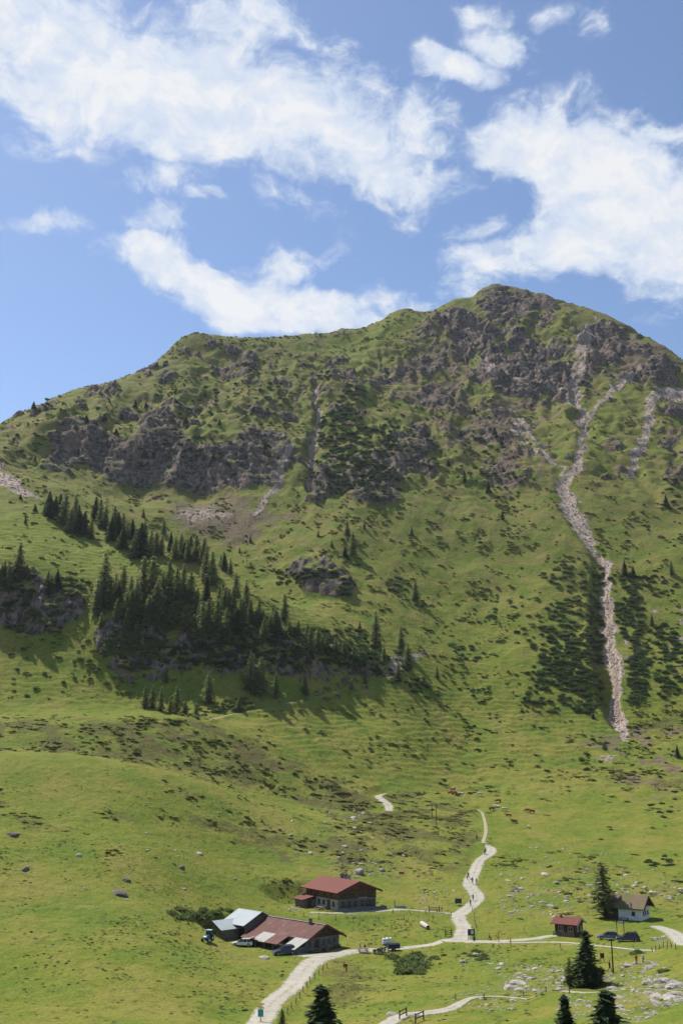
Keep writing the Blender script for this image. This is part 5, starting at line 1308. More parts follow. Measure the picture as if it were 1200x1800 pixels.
def human(pose, top, bottom, name):
    if pose == 'stand':
        hipz, lk, lf, rk, rf = .92, (.10, -.02, .50), (.11, .0, .06), (-.10, .0, .50), (-.11, .02, .06)
        le, lh, re, rh = (.27, .02, 1.12), (.26, -.14, .90), (-.27, .02, 1.12), (-.26, -.10, .88)
    elif pose == 'walk':
        hipz, lk, lf, rk, rf = .90, (.09, -.20, .52), (.10, -.30, .07), (-.09, .06, .50), (-.10, .36, .12)
        le, lh, re, rh = (.26, .14, 1.12), (.25, .12, .90), (-.26, -.10, 1.12), (-.25, -.32, .98)
    else:  # sit
        hipz, lk, lf, rk, rf = .50, (.11, -.42, .52), (.11, -.44, .07), (-.11, -.42, .52), (-.11, -.40, .07)
        le, lh, re, rh = (.26, -.06, .74), (.18, -.32, .62), (-.26, -.06, .74), (-.18, -.32, .62)
    d = hipz - .92
    P_ = [(0, 0, hipz), (0, .01, 1.10 + d), (0, 0, 1.34 + d), (0, -.01, 1.47 + d), (0, -.03, 1.56 + d), (0, -.02, 1.68 + d), (0, -.01, 1.74 + d),
          (.18, 0, 1.39 + d), le, lh, (lh[0], lh[1] - .03, lh[2] - .09), (-.18, 0, 1.39 + d), re, rh, (rh[0], rh[1] - .03, rh[2] - .09),
          (.09, 0, hipz - .06), lk, lf, (lf[0], lf[1] - .16, lf[2] - .03), (-.09, 0, hipz - .06), rk, rf, (rf[0], rf[1] - .16, rf[2] - .03)]
    E_ = [(0, 1), (1, 2), (2, 3), (3, 4), (4, 5), (5, 6), (2, 7), (7, 8), (8, 9), (9, 10), (2, 11), (11, 12), (12, 13), (13, 14), (0, 15), (15, 16), (16, 17), (17, 18), (0, 19), (19, 20), (20, 21), (21, 22)]
    Rr = [.145, .135, .15, .055, .085, .10, .055, .075, .052, .038, .03, .075, .052, .038, .03, .095, .065, .05, .04, .095, .065, .05, .04]
    def pick(c):
        if c.z > 1.64 + d or (c.z > 1.54 + d and c.y > .03): return 3
        if c.z > 1.46 + d: return 2
        if abs(c.x) > .19 and c.z < 1.14 + d: return 2
        if c.z > .98 + d and not (pose == 'sit' and c.y < -.1 and c.z < .6): return 0
        if c.z < .1: return 4
        return 1
    return skin_mesh(name, P_, E_, Rr, [CLOTH[top], CLOTH[bottom], SKIN, HAIR, CLOTH['black']], pick)
_hm = {}
def person(px, py, rz, label, pose='stand', top='blue', bottom='grey', h=1.75, pack=None, at=None):
    key = (pose, top, bottom)
    if key not in _hm: _hm[key] = human(pose, top, bottom, 'person_body')
    p = hit(px, py) if at is None else at
    s = h / 1.78
    t = thing('person', p, rz, label, 'person', None, s)
    link('body', _hm[key], t)
    if pack:
        mb = MB(); mb.hexa([(-.16, .12, 1.0), (.16, .12, 1.0), (.15, .32, 1.02), (-.15, .32, 1.02)], [(-.14, .11, 1.45), (.14, .11, 1.45), (.12, .26, 1.44), (-.12, .26, 1.44)]); bp = mb.part('backpack', t, CLOTH[pack])
        for x in (-.11, .11): MB().tube([(x, .12, 1.42), (x * 1.1, .0, 1.50), (x * 1.15, -.14, 1.38), (x * 1.2, -.12, 1.1)], .02, 5).part('strap', bp, CLOTH['black'])
    return t
person(837.5, 1477, 0, 'hiker in dark clothes on the thin trail above the path bend', 'walk', 'blue', 'navy', 1.75, 'grey')
person(853, 1502, 2.6, 'hiker dressed in black walking on the upper bend of the gravel path', 'walk', 'black', 'black', 1.8, 'black')
person(851, 1503, 2.8, 'second hiker at the left edge of the upper path bend', 'walk', 'grey', 'navy', 1.7)
person(823, 1545, .6, 'hiker with black pack at the grassy edge of the gravel path', 'walk', 'black', 'navy', 1.8, 'black')
person(820.5, 1547, .2, 'child in khaki beside a hiker at the grassy edge of the gravel path', 'walk', 'khaki', 'black', 1.3)
person(830, 1554, 3.0, 'hiker all in black in the middle of the gravel path', 'walk', 'black', 'black', 1.75)
person(837, 1555, 3.2, 'hiker in grey near the right edge of the gravel path', 'stand', 'grey', 'khaki', 1.65)
person(831, 1584, 3.0, 'hiker in a purple top on the lower gravel path', 'walk', 'purple', 'navy', 1.75, 'grey')
person(826.5, 1593, 3.1, 'hiker in dark shorts on the lower gravel path', 'walk', 'grey', 'black', 1.7)
person(859, 1652, 1.8, 'person in a red top sitting beside the road junction', 'sit', 'red', 'navy', 1.75)
person(897, 1663, 1.4, 'person in a dark red top standing at the road below the slope', 'stand', 'red', 'black', 1.6)
person(1071, 1709, 1.2, 'hiker all in black striding beside the utility pole', 'walk', 'black', 'black', 1.85)
person(1118, 1696, .4, 'hiker in a red top on the stony bank', 'stand', 'red', 'khaki', 1.6)
person(1130, 1694, .6, 'hiker in a white top on the stony bank', 'stand', 'white', 'grey', 1.6)
person(641, 1670, .5, 'person in black seated at the roadside picnic table', 'sit', 'black', 'navy', 1.7, at=hit(641, 1671))
person(632, 1668, 1.5, 'person in white standing at the roadside picnic table', 'stand', 'white', 'grey', 1.65)
person(776, 1605, 1.5, 'person in dark clothes by the gate of the hut path', 'stand', 'navy', 'black', 1.7)
person(577, 1602, 1.0, 'guest in black sitting by the white wall of the red-roofed hut', 'sit', 'black', 'navy', 1.7, at=local(hut, -1.2, 3.0, -.1))

# ------------------------------------------------------------------ cattle
def cow_mesh(pose, c1, c2, seed):
    m, t, b = mat('hide'); n = t.noise(coords(t), 1.3 + seed * .2, 2, .5)
    t.l.new(t.mix(t.smooth(n, .54, .60), c1, c2), b.inputs['Base Color']); b.inputs['Roughness'].default_value = .8
    hoof = simple('hoof', (.05, .04, .035), None, 3)
    if pose == 'lie':
        g = .42
        P_ = [(0, 0, g), (.55, 0, g + .04), (-.65, 0, g), (-.95, 0, g - .02), (.95, 0, g + .22), (1.22, .05, g + .38), (1.50, .10, g + .22), (.5, .34, g - .22), (.95, .42, .08), (.5, -.34, g - .22), (.9, -.40, .08), (-.7, .42, g - .22), (-.2, .55, .08), (-.7, -.40, g - .22), (-.25, -.50, .08), (-1.2, .1, g - .2)]
    else:
        g = 1.02; hz = .45 if pose == 'graze' else 1.42; hx = 1.42
        P_ = [(0, 0, g), (.60, 0, g + .03), (-.65, 0, g + .04), (-.95, 0, g + .05), (.98, 0, g + (.0 if pose == 'graze' else .22)), (1.25, .05, (g + hz) / 2 if pose == 'graze' else hz), (hx + .15, .05, hz - .18), (.62, .20, .62), (.62, .21, .06), (.58, -.20, .62), (.70, -.21, .06), (-.78, .20, .66), (-.86, .21, .06), (-.74, -.20, .66), (-.66, -.21, .06), (-1.08, 0, .55)]
    E_ = [(0, 1), (0, 2), (2, 3), (1, 4), (4, 5), (5, 6), (1, 7), (7, 8), (1, 9), (9, 10), (2, 11), (11, 12), (2, 13), (13, 14), (3, 15)]
    Rr = [.40, .38, .40, .24, .24, .16, .10, .13, .055, .13, .055, .15, .06, .15, .06, .03]
    return skin_mesh('cow_body', P_, E_, Rr, [m, hoof], lambda c: 1 if c.z < .07 and pose != 'lie' else 0)
BROWN, RED_, PALE, WHITE_ = (.215, .075, .030), (.26, .085, .035), (.50, .38, .26), (.62, .58, .52)
COWS = {('graze', 'b'): cow_mesh('graze', BROWN, (.19, .065, .027), 0), ('stand', 'b'): cow_mesh('stand', RED_, WHITE_, 1), ('lie', 'b'): cow_mesh('lie', RED_, BROWN, 2), ('graze', 'p'): cow_mesh('graze', PALE, WHITE_, 3), ('lie', 'p'): cow_mesh('lie', WHITE_, PALE, 4)}
def cow(px, py, rz, pose, col, label, group=None, s=1.0):
    p = hit(px, py)
    t = thing('cow', p, rz, label, 'cow', group, s)
    link('body', COWS[(pose, col)], t)
    hp = {'graze': (1.30, .05, .66), 'stand': (1.28, .05, 1.50), 'lie': (1.28, .06, .88)}[pose]
    hornm = CLOTH['white']
    for sy in (-1, 1):
        MB().tube([(hp[0], hp[1] + sy * .10, hp[2]), (hp[0] + .02, hp[1] + sy * .24, hp[2] + .05), (hp[0] + .05, hp[1] + sy * .27, hp[2] + .17)], [.03, .022, .008], 5).part('horn', t, hornm)
        MB().hexa([(hp[0] - .03, hp[1] + sy * .12, hp[2] - .10), (hp[0] + .03, hp[1] + sy * .12, hp[2] - .10), (hp[0] + .02, hp[1] + sy * .30, hp[2] - .12), (hp[0] - .02, hp[1] + sy * .30, hp[2] - .12)], [(hp[0] - .03, hp[1] + sy * .12, hp[2] - .04), (hp[0] + .03, hp[1] + sy * .12, hp[2] - .04), (hp[0] + .02, hp[1] + sy * .30, hp[2] - .09), (hp[0] - .02, hp[1] + sy * .30, hp[2] - .09)]).part('ear', t, COWS[(pose, col)].materials[0])
    return t
herd = 'cattle herd resting below the mountain'
HL = 'red-brown cow in the tight herd resting on the meadow'
for px, py, rz, ps in ((791, 1394, .2, 'lie'), (796, 1391, .4, 'stand'), (801, 1394, 2.9, 'lie'), (798, 1398, .1, 'graze'), (805, 1398, .3, 'lie')): cow(px, py, rz, ps, 'b', HL, herd)
cow(809, 1396, 3.0, 'lie', 'p', 'pale cow lying at the edge of the tight red-brown herd')
cow(843, 1399, 3.1, 'graze', 'p', 'fawn cow grazing alone uphill beyond the tight herd')
cow(875, 1411, 3.1, 'graze', 'b', 'small brown cow standing highest of the loose group'); cow(873, 1419, 2.9, 'lie', 'p', 'white cow lying between brown cows of the loose group')
cow(864, 1425, .3, 'graze', 'b', 'brown cow grazing by the dark shrubs beside the meadow trail'); cow(886, 1426, 2.9, 'graze', 'p', 'whitish cow grazing right of the white lying one')
cow(893, 1437, 2.8, 'stand', 'b', 'chestnut cow above the dark shrubs'); cow(902, 1444, 3.0, 'lie', 'b', 'chestnut cow lying beside the dark shrubs'); cow(904, 1447, .5, 'graze', 'b', 'brown cow grazing just below the chestnut one lying by the shrubs', None, .9)
cow(927, 1428, 3.1, 'graze', 'b', 'dark brown cow of the pair out on the open meadow', 'pair of cows on the open meadow'); cow(934, 1430, 3.0, 'graze', 'b', 'dark brown cow of the pair out on the open meadow', 'pair of cows on the open meadow')
cow(929, 1456, 2.2, 'graze', 'p', 'small whitish calf alone below the pair of brown cows', None, .7)
cow(1146, 1576, 2.6, 'graze', 'p', 'pale cow grazing behind the roof of the white farmhouse', None, .9)

# ------------------------------------------------------------------ cars
def car_paint(name, c):
    m, t, b = mat(name); n = t.noise(coords(t), 2.5, 3, .5)
    t.l.new(t.mix(t.smooth(n, .4, .7), c, tuple(x * .85 + .012 for x in c)), b.inputs['Base Color'])
    b.inputs['Roughness'].default_value = .28; b.inputs['Specular IOR Level'].default_value = .5; b.inputs['Coat Weight'].default_value = .4
    return m
M_TYRE = simple('tyre_rubber', (.015, .015, .016), None, 3, .85); M_RIM = simple('wheel_rim', (.40, .40, .42), None, 3, .35, .5, .7)
M_CGLASS = simple('car_glass', (.012, .015, .018), (.02, .024, .03), .5, .06, .6)
M_LAMP = simple('clear_lamp', (.65, .65, .62), None, 3, .2, .5); M_TAIL = simple('red_lamp', (.35, .01, .01), None, 3, .3, .5); M_PLATE = simple('number_plate', (.7, .7, .7), None, 3, .5)
def car(loc, rz, label, paint, kind='suv', hatch=False):
    t = thing('parked_car', loc, rz, label, 'car', 'cars parked by the huts')
    L, W = (4.5, 1.82) if kind == 'suv' else (4.35, 1.76)
    H = 1.66 if kind == 'suv' else 1.45
    sill, belt = .32, (.98 if kind == 'suv' else .88)
    # side profile of the lower body (x forward), then rings across with tumblehome
    prof = [(-L / 2, .45), (-L / 2 + .03, belt - .05), (-L / 2 + .25, belt + .02), (L * .16, belt), (L / 2 - .55, belt - .13), (L / 2 - .08, belt - .28), (L / 2, .5), (L / 2 - .1, sill), (-L / 2 + .12, sill)]
    mb = MB(); n = len(prof); rings = []
    for yy, kx, kz in ((-W / 2 + .0, .94, .0), (-W / 2 + .03, .985, 0), (-W * .30, 1.0, .035), (W * .30, 1.0, .035), (W / 2 - .03, .985, 0), (W / 2, .94, 0)):
        rings.append([(x * kx, yy + (0 if z < belt - .3 else (.05 if yy < 0 else -.05) * (abs(yy) > W * .4)), z + (kz if z > belt - .2 else 0)) for x, z in prof])
    v = [p for r_ in rings for p in r_]; f = [tuple(range(n)), tuple(5 * n + k for k in range(n))[::-1]]
    for i in range(5):
        for k in range(n): f.append((i * n + k, i * n + (k + 1) % n, (i + 1) * n + (k + 1) % n, (i + 1) * n + k))
    mb.add(v, f); body = mb.part('body', t, paint, smooth=False)
    # cabin: frustum with pillars; glass panels set just proud
    xr0, xr1 = (-L / 2 + .12, L * .20) if kind == 'suv' else (-L / 2 + .25, L * .22)
    xt0, xt1 = (-L / 2 + .42, L * .02) if kind == 'suv' else (-L / 2 + .75, L * .02)
    wb, wt = W / 2 - .06, W / 2 - .24; zb, ztp = belt - .02, H
    lo = [(xr0, -wb, zb), (xr1, -wb, zb), (xr1, wb, zb), (xr0, wb, zb)]; hi = [(xt0, -wt, ztp), (xt1, -wt, ztp), (xt1, wt, ztp), (xt0, wt, ztp)]
    MB().hexa(lo, hi).part('cabin', t, paint)
    def panel(a, b, c, d, name, off=.012, shr=.10):
        q = [Vector(a), Vector(b), Vector(c), Vector(d)]; ce = sum(q, Vector()) / 4
        q = [ce + (p - ce) * (1 - shr) for p in q]; nn = (q[1] - q[0]).cross(q[3] - q[0]).normalized()
        if nn.dot(ce - Vector((0, 0, 1.1))) < 0: nn = -nn
        MB().hexa([p - nn * .01 for p in q], [p + nn * off for p in q]).part(name, t, M_CGLASS)
    def lerp(a, b, k): return tuple(a[i] + (b[i] - a[i]) * k for i in range(3))
    panel(lo[1], lo[2], hi[2], hi[1], 'windscreen'); panel(lo[3], lo[0], hi[0], hi[3], 'rear_window')
    for s0, s1 in ((.0, .30), (.30, .64), (.64, 1.0)):
        panel(lerp(lo[0], lo[1], s0), lerp(lo[0], lo[1], s1), lerp(hi[0], hi[1], s1), lerp(hi[0], hi[1], s0), 'side_window'); panel(lerp(lo[3], lo[2], s0), lerp(lo[3], lo[2], s1), lerp(hi[3], hi[2], s1), lerp(hi[3], hi[2], s0), 'side_window')
    for x in (-L / 2 + .82, L / 2 - .85):
        for sy in (-1, 1):
            wl = MB().tube([(x, sy * (W / 2 - .2), .33), (x, sy * (W / 2 + .015), .33)], .33, 16).part('wheel', t, M_TYRE); MB().tube([(x, sy * (W / 2 + .016), .33), (x, sy * (W / 2 + .03), .33)], .2, 12).part('rim', wl, M_RIM)
    for sy in (-1, 1):
        MB().box(L / 2 - .16, L / 2 - .015, sy * .62 - .17, sy * .62 + .17, .60, .74).part('headlight', t, M_LAMP); MB().box(-L / 2 - .012, -L / 2 + .1, sy * .68 - .12, sy * .68 + .12, .68, .92).part('tail_light', t, M_TAIL)
        MB().box(L * .17, L * .17 + .16, sy * (W / 2 + .05) - .09, sy * (W / 2 + .05) + .09, belt + .02, belt + .16).part('mirror', t, paint)
    MB().box(L / 2 - .04, L / 2 + .02, -.8, .8, .36, .5).part('bumper', t, M_METAL_D); MB().box(-L / 2 - .03, -L / 2 + .05, -.8, .8, .36, .52).part('bumper', t, M_METAL_D)
    MB().box(L / 2 + .021, L / 2 + .03, -.26, .26, .38, .48).part('number_plate', t, M_PLATE)
    if kind == 'suv':
        for sy in (-1, 1): MB().box(xt0 + .1, xt1 - .1, sy * (wt - .05) - .02, sy * (wt - .05) + .02, H + .01, H + .06).part('roof_rail', t, M_METAL_D)
    if hatch: MB().slab([(xt0, -wt, H + .02), (xt0, wt, H + .02), (xt0 - .85, wt, H + .42), (xt0 - .85, -wt, H + .42)], .06).part('tailgate', t, paint, label='raised tailgate')
    return t
car(hit(499, 1678), R(200), 'dark blue estate car parked under the eaves of the barn', car_paint('dark_blue_paint', (.020, .026, .085)), 'suv')
car(hit(426, 1663), R(175), 'white car with raised tailgate parked by the shed', car_paint('white_paint', (.62, .62, .62)), 'hatch', True)
car(hit(1068, 1651), R(172), 'slate blue car parked below the larch, lighter of two', car_paint('slate_paint', (.09, .10, .17)), 'hatch')
car(hit(1103, 1655), R(168), 'navy blue car parked beside the slate blue one', car_paint('navy_paint', (.016, .018, .055)), 'suv')

def tractor(loc, rz):
    t = thing('tractor', loc, rz, 'small blue tractor with cab beside the open shed', 'tractor', None, .85)
    blue = car_paint('tractor_blue', (.05, .22, .42))
    MB().prism([(-.2, .8), (1.5, .75), (1.55, 1.15), (1.2, 1.32), (-.2, 1.4)], 'y', -.36, .36).part('bonnet', t, blue)
    MB().box(-1.1, -.2, -.5, .5, .6, 1.3).part('body', t, blue)
    cabm = MB().hexa([(-1.15, -.62, 1.3), (-.15, -.62, 1.3), (-.15, .62, 1.3), (-1.15, .62, 1.3)], [(-1.05, -.55, 2.25), (-.25, -.55, 2.25), (-.25, .55, 2.25), (-1.05, .55, 2.25)]).part('cab', t, M_CGLASS)
    MB().box(-1.2, -.1, -.68, .68, 2.255, 2.4).part('cab_roof', cabm, simple('pale_blue_paint', (.35, .55, .62), None, 2, .5))
    for x, r_, w_ in ((-.75, .68, .34), (1.15, .42, .24)):
        for sy in (-1, 1):
            wl = MB().tube([(x, sy * .62, r_), (x, sy * (.62 + w_), r_)], r_, 18).part('wheel', t, M_TYRE); MB().tube([(x, sy * (.625 + w_), r_), (x, sy * (.64 + w_), r_)], r_ * .5, 12).part('rim', wl, CLOTH['white'])
    MB().tube([(1.0, .2, 1.3), (1.0, .2, 2.1)], .04, 6).part('exhaust', t, M_METAL_D)
tractor(local(shed, -7.2, 3.2, -.15) if False else hit(365, 1655), R(250))

def motorcycle(loc, rz, label):
    t = thing('motorcycle', loc, rz, label, 'motorcycle', 'motorcycles parked at the roadside')
    for x in (-.72, .72):
        wl = MB(); 
        wl.tube([(x + .27 * math.cos(a), 0, .31 + .27 * math.sin(a)) for a in np.linspace(0, 2 * math.pi, 17)], .055, 6, False); w_ = wl.part('wheel', t, M_TYRE); MB().tube([(x, -.04, .31), (x, .04, .31)], .13, 10).part('hub', w_, M_RIM)
    MB().tube([(-.72, 0, .31), (-.2, 0, .42), (.25, 0, .40), (.42, 0, .85), (-.35, 0, .78), (-.72, 0, .31)], .035, 6).part('frame', t, M_METAL_D)
    MB().box(-.2, .25, -.16, .16, .32, .66).part('engine', t, M_RIM)
    MB().hexa([(-.15, -.14, .72), (.42, -.14, .80), (.42, .14, .80), (-.15, .14, .72)], [(-.12, -.13, .98), (.38, -.12, 1.02), (.38, .12, 1.02), (-.12, .13, .98)]).part('tank', t, car_paint('black_paint', (.012, .012, .014)))
    MB().hexa([(-.85, -.13, .78), (-.16, -.13, .74), (-.16, .13, .74), (-.85, .13, .78)], [(-.85, -.12, .90), (-.16, -.12, .84), (-.16, .12, .84), (-.85, .12, .90)]).part('saddle', t, M_TYRE)
    MB().tube([(.72, .07, .31), (.45, .07, .98)], .03, 6).part('fork', t, M_RIM); MB().tube([(.72, -.07, .31), (.45, -.07, .98)], .03, 6).part('fork', t, M_RIM)
    MB().tube([(.36, -.38, 1.08), (.44, 0, 1.02), (.36, .38, 1.08)], .02, 6).part('handlebar', t, M_METAL_D)
    MB().tube([(.5, 0, .88), (.6, 0, .88)], .1, 10).part('headlight', t, M_LAMP)
    for s in (-1, 1): MB().box(-.95, -.5, s * .26 - .1, s * .26 + .1, .5, .82).part('pannier', t, M_METAL_D)
motorcycle(hit(664, 1677), R(20), 'black motorcycle parked beside the roadside picnic table'); motorcycle(hit(670, 1676), R(35), 'black motorcycle between two others at the roadside'); motorcycle(hit(676, 1674), R(15), 'black motorcycle beside the dark trailer'); 
def trailer(loc, rz):
    t = thing('trailer', loc, rz, 'small dark tarpaulin-covered trailer at the roadside', 'trailer')
    MB().box(-1.2, 1.2, -.7, .7, .45, .85).part('box', t, M_METAL_D)
    MB().prism([(-.72, .86), (.72, .86), (.66, 1.22), (.3, 1.42), (-.3, 1.42), (-.66, 1.22)], 'x', -1.22, 1.22).part('tarpaulin', t, CLOTH['navy'])
    for s in (-1, 1):
        wl = MB().tube([(0, s * .72, .3), (0, s * .9, .3)], .3, 14).part('wheel', t, M_TYRE); MB().tube([(0, s * .905, .3), (0, s * .92, .3)], .16, 10).part('rim', wl, M_RIM)
    MB().tube([(1.2, 0, .5), (2.2, 0, .45)], .05, 6).part('drawbar', t, M_METAL_D)
trailer(hit(691, 1671), R(12))
picnic_table(hit(638, 1674), R(8), 'grey picnic table at the roadside beside parked motorcycles')
def tank(px, py, label):
    t = thing('water_tank', hit(px, py), R(15), label, 'tank', 'white tanks above the road')
    wh = simple('white_plastic', (.72, .73, .72), (.6, .62, .6), 1.5, .5)
    MB().prism([(-.5, -.42), (.42, -.5), (.5, .42), (-.42, .5)], 'z', .15, 1.15).part('container', t, wh); MB().tube([(0, 0, 1.15), (0, 0, 1.25)], .14, 10).part('lid', t, M_METAL_D)
    MB().box(-.6, .6, -.6, .6, 0, .14).part('pallet', t, T_GREY)
    for z in (.4, .8):
        MB().tube([(-.53, -.53, z), (.53, -.53, z), (.53, .53, z), (-.53, .53, z), (-.53, -.53, z)], .02, 5).part('cage_bar', t, M_RIM)
tank(676, 1660, 'white cube tank on a pallet above the road, facing the barn'); tank(683, 1659, 'white cube tank nearer the path junction')
def log_(px0, py0, px1, py1, rad):
    a, b = hit(px0, py0), hit(px1, py1)
    t = thing('tree_log', a, 0, 'bleached fallen tree trunk lying on the meadow below the hut', 'log')
    d = b - a; bl = simple('bleached_wood', (.50, .46, .41), (.38, .34, .30), 3, .9)
    MB().tube([(0, 0, rad * .8), tuple(d * .5 + Vector((0, 0, rad * .75))), tuple(d + Vector((0, 0, rad * .8)))], [rad, rad * .95, rad * .85], 10).part('trunk', t, bl)
    MB().tube([tuple(d + Vector((0, 0, rad * .8))), tuple(d * 1.02 + Vector((0, 0, rad * .8)))], [rad * .6, rad * .55], 10).part('cut_end', t, M_BARK)
log_(741, 1627, 752, 1634, .55)
# trough with standpipe by the hut path
def trough(px, py):
    t = thing('water_trough', hit(px, py), R(5), 'grey water trough with standpipe beside the red-roofed hut', 'trough')
    mb = MB(); mb.box(-1.2, 1.2, -.35, -.27, 0, .5); mb.box(-1.2, 1.2, .27, .35, 0, .5); mb.box(-1.2, -1.12, -.268, .268, 0, .5); mb.box(1.12, 1.2, -.268, .268, 0, .5); mb.box(-1.11, 1.11, -.26, .26, 0, .1); mb.part('basin', t, M_CONC)
    MB().box(-1.11, 1.11, -.26, .26, .36, .40).part('water', t, M_GLASS); MB().box(-1.5, -1.3, -.1, .1, 0, 1.7).part('standpipe', t, T_GREY)
trough(704, 1596)
# signs
def board_sign(px, py, rz, label, w_, z0, z1, col, posts=2, extra=None, name='sign_board', h=None):
    t = thing(name, hit(px, py), rz, label, 'sign')
    for x in ((-w_ * .4, w_ * .4) if posts == 2 else (0,)): MB().box(x - .05, x + .05, -.04, .06, -.3, z1 + .08).part('post', t, T_GREY)
    p = MB().box(-w_ / 2, w_ / 2, -.09, -.045, z0, z1).part('panel', t, col)
    if extra: extra(t)
    return t
yel = simple('sign_yellow', (.62, .42, .05), None, 2, .6); teal = simple('sign_teal', (.05, .33, .33), None, 2, .6); dgrey = simple('sign_dark', (.05, .055, .065), None, 2, .6); pwhite = simple('sign_white', (.6, .6, .6), None, 2, .6)
def teal_extra(t):
    for z, x in ((2.35, .14), (2.08, -.12), (1.84, .12)): MB().prism([(-.45 + x, z), (.35 + x, z), (.5 + x, z + .1), (.35 + x, z + .2), (-.45 + x, z + .2)], 'y', -.14, -.1).part('arrow_plate', t, yel)
board_sign(458, 1797, R(-6), 'teal board with yellow arrow signs at the roadside', .8, .75, 1.75, teal, 1, teal_extra, 'trail_sign')
def pan_extra(t):
    MB().box(-.1, .45, -.11, -.092, 1.0, 1.7).part('poster', t, pwhite); MB().box(.0, .3, -.1, -.06, 2.12, 2.4).part('arrow_plate', t, yel)
board_sign(828, 1651, R(5), 'dark panorama board with yellow marker at the path junction', 1.5, .7, 1.95, dgrey, 2, pan_extra, 'information_board')
board_sign(833, 1656, R(5), 'small black post box beside the panorama board', .5, .3, 1.05, dgrey, 1)
board_sign(805, 1592, R(10), 'dark grey board on the meadow left of the gravel path', 1.6, .5, 1.6, dgrey)
board_sign(1058, 1692, R(0), 'small reddish board partly behind the big dark spruce', .7, .7, 1.5, T_RED)
def marker(px, py, label):
    t = thing('waymarker', hit(px, py), R(20), label, 'signpost')
    MB().box(-.05, .05, -.05, .05, -.3, 2.3).part('post', t, T_GREY)
    for z, a in ((2.05, 1), (1.8, -1)): MB().prism([(-.1 * a, z), (.6 * a, z), (.75 * a, z + .09), (.6 * a, z + .18), (-.1 * a, z + .18)], 'y', -.1, -.055).part('arrow_plate', t, yel)
marker(876, 1658, 'wooden signpost with yellow arrows at the road below the slope')
def red_gate(px, py):
    t = thing('barrier', hit(px, py), R(-4), 'red and white roadside barrier with drooping pole by the yard', 'barrier')
    MB().box(-.12, .12, -.12, .12, -.3, 1.0).part('post', t, simple('signal_red', (.34, .06, .04), None, 2, .6)); MB().box(-.6, .15, -.05, .05, .7, 1.2).part('counterweight', t, simple('signal_red2', (.30, .05, .04), None, 2, .6))
    MB().tube([(.15, 0, .95), (2.9, 0, .85)], .05, 6).part('boom', t, T_GREY)
red_gate(609, 1707)
# the flag pole behind the hut
fp = thing('flagpole', hit(701, 1566), 0, 'slim white pole with a red and white flag on the meadow behind the hut', 'flag')
MB().tube([(0, 0, -.3), (0, 0, 4.6)], .05, 6).part('pole', fp, CLOTH['white'])
fl = MB()
for k in range(6): fl.hexa([(.05 + k * .2, .05 * math.sin(k), 3.9), (.25 + k * .2, .05 * math.sin(k + 1), 3.88), (.25 + k * .2, .05 * math.sin(k + 1) + .015, 3.88), (.05 + k * .2, .05 * math.sin(k) + .015, 3.9)], [(.05 + k * .2, .05 * math.sin(k), 4.5), (.25 + k * .2, .05 * math.sin(k + 1), 4.48), (.25 + k * .2, .05 * math.sin(k + 1) + .015, 4.48), (.05 + k * .2, .05 * math.sin(k) + .015, 4.5)])
fl.part('flag', fp, CLOTH['red'])
# ------------------------------------------------------------------ poles and cables of the goods lift
def pole(px, py, hpx, label, name='utility_pole'):
    p = hit(px, py); h = px2m(hpx, p)
    t = thing(name, p, 0, label, 'pole')
    MB().tube([(0, 0, -.5), (.0, 0, h)], [.13, .09], 8).part('mast', t, T_DARK)
    MB().box(-.55, .55, -.06, .06, h - .35, h - .22).part('crossarm', t, T_DARK)
    for x in (-.48, .48): MB().tube([(x, 0, h - .22), (x, 0, h - .02)], [.05, .035], 6).part('insulator', t, M_LAMP)
    return p + Vector((0, 0, h - .05))
pa = pole(1077, 1710, 56, 'dark wooden utility pole beside the big spruce')
pb = pole(767, 1457, 42, 'dark wooden pole on the shrubby knoll near the meadow trail')
pc = pole(759, 1436, 22, 'short dark pole behind the taller one on the knoll')
pd = hit(300, 1052) + Vector((0, 0, 4))
def cable(a, b, sag, label):
    pts_ = [a.lerp(b, k / 20) - Vector((0, 0, sag * 4 * (k / 20) * (1 - k / 20))) for k in range(21)]
    o = MB().tube(pts_, .016, 5).part('lift_cable', None, simple('steel_cable', (.16, .165, .17), None, 2, .4, .4, .5)); tag(o, label, 'cable')
cable(pb + Vector((-.48, 0, 0)), hit(255, 1045) + Vector((0, 0, 3)), 4, 'thin steel cable crossing the cliff, upper of two'); cable(pb + Vector((.48, 0, 0)), hit(235, 1070) + Vector((0, 0, 1)), 5, 'thin steel cable crossing the cliff, lower of two')
def lattice(px, py):
    t = thing('timber_trestle', hit(px, py), R(10), 'dark timber frame standing above the parked navy car', 'frame')
    for x in (-.75, .75): MB().box(x - .06, x + .06, -.06, .06, -.3, 2.6).part('post', t, T_DARK)
    MB().box(-.95, .95, -.07, .07, 2.605, 2.75).part('beam', t, T_DARK)
lattice(1090, 1643)
# summit cross
sx = thing('summit_cross', hit(866, 504.5), 0, 'tiny summit cross on the topmost rocks', 'cross')
MB().box(-.14, .14, -.1, .1, -1, 4.2).part('upright', sx, T_GREY); MB().box(-1.1, 1.1, -.11, .11, 2.8, 3.1).part('crossbeam', sx, T_GREY)

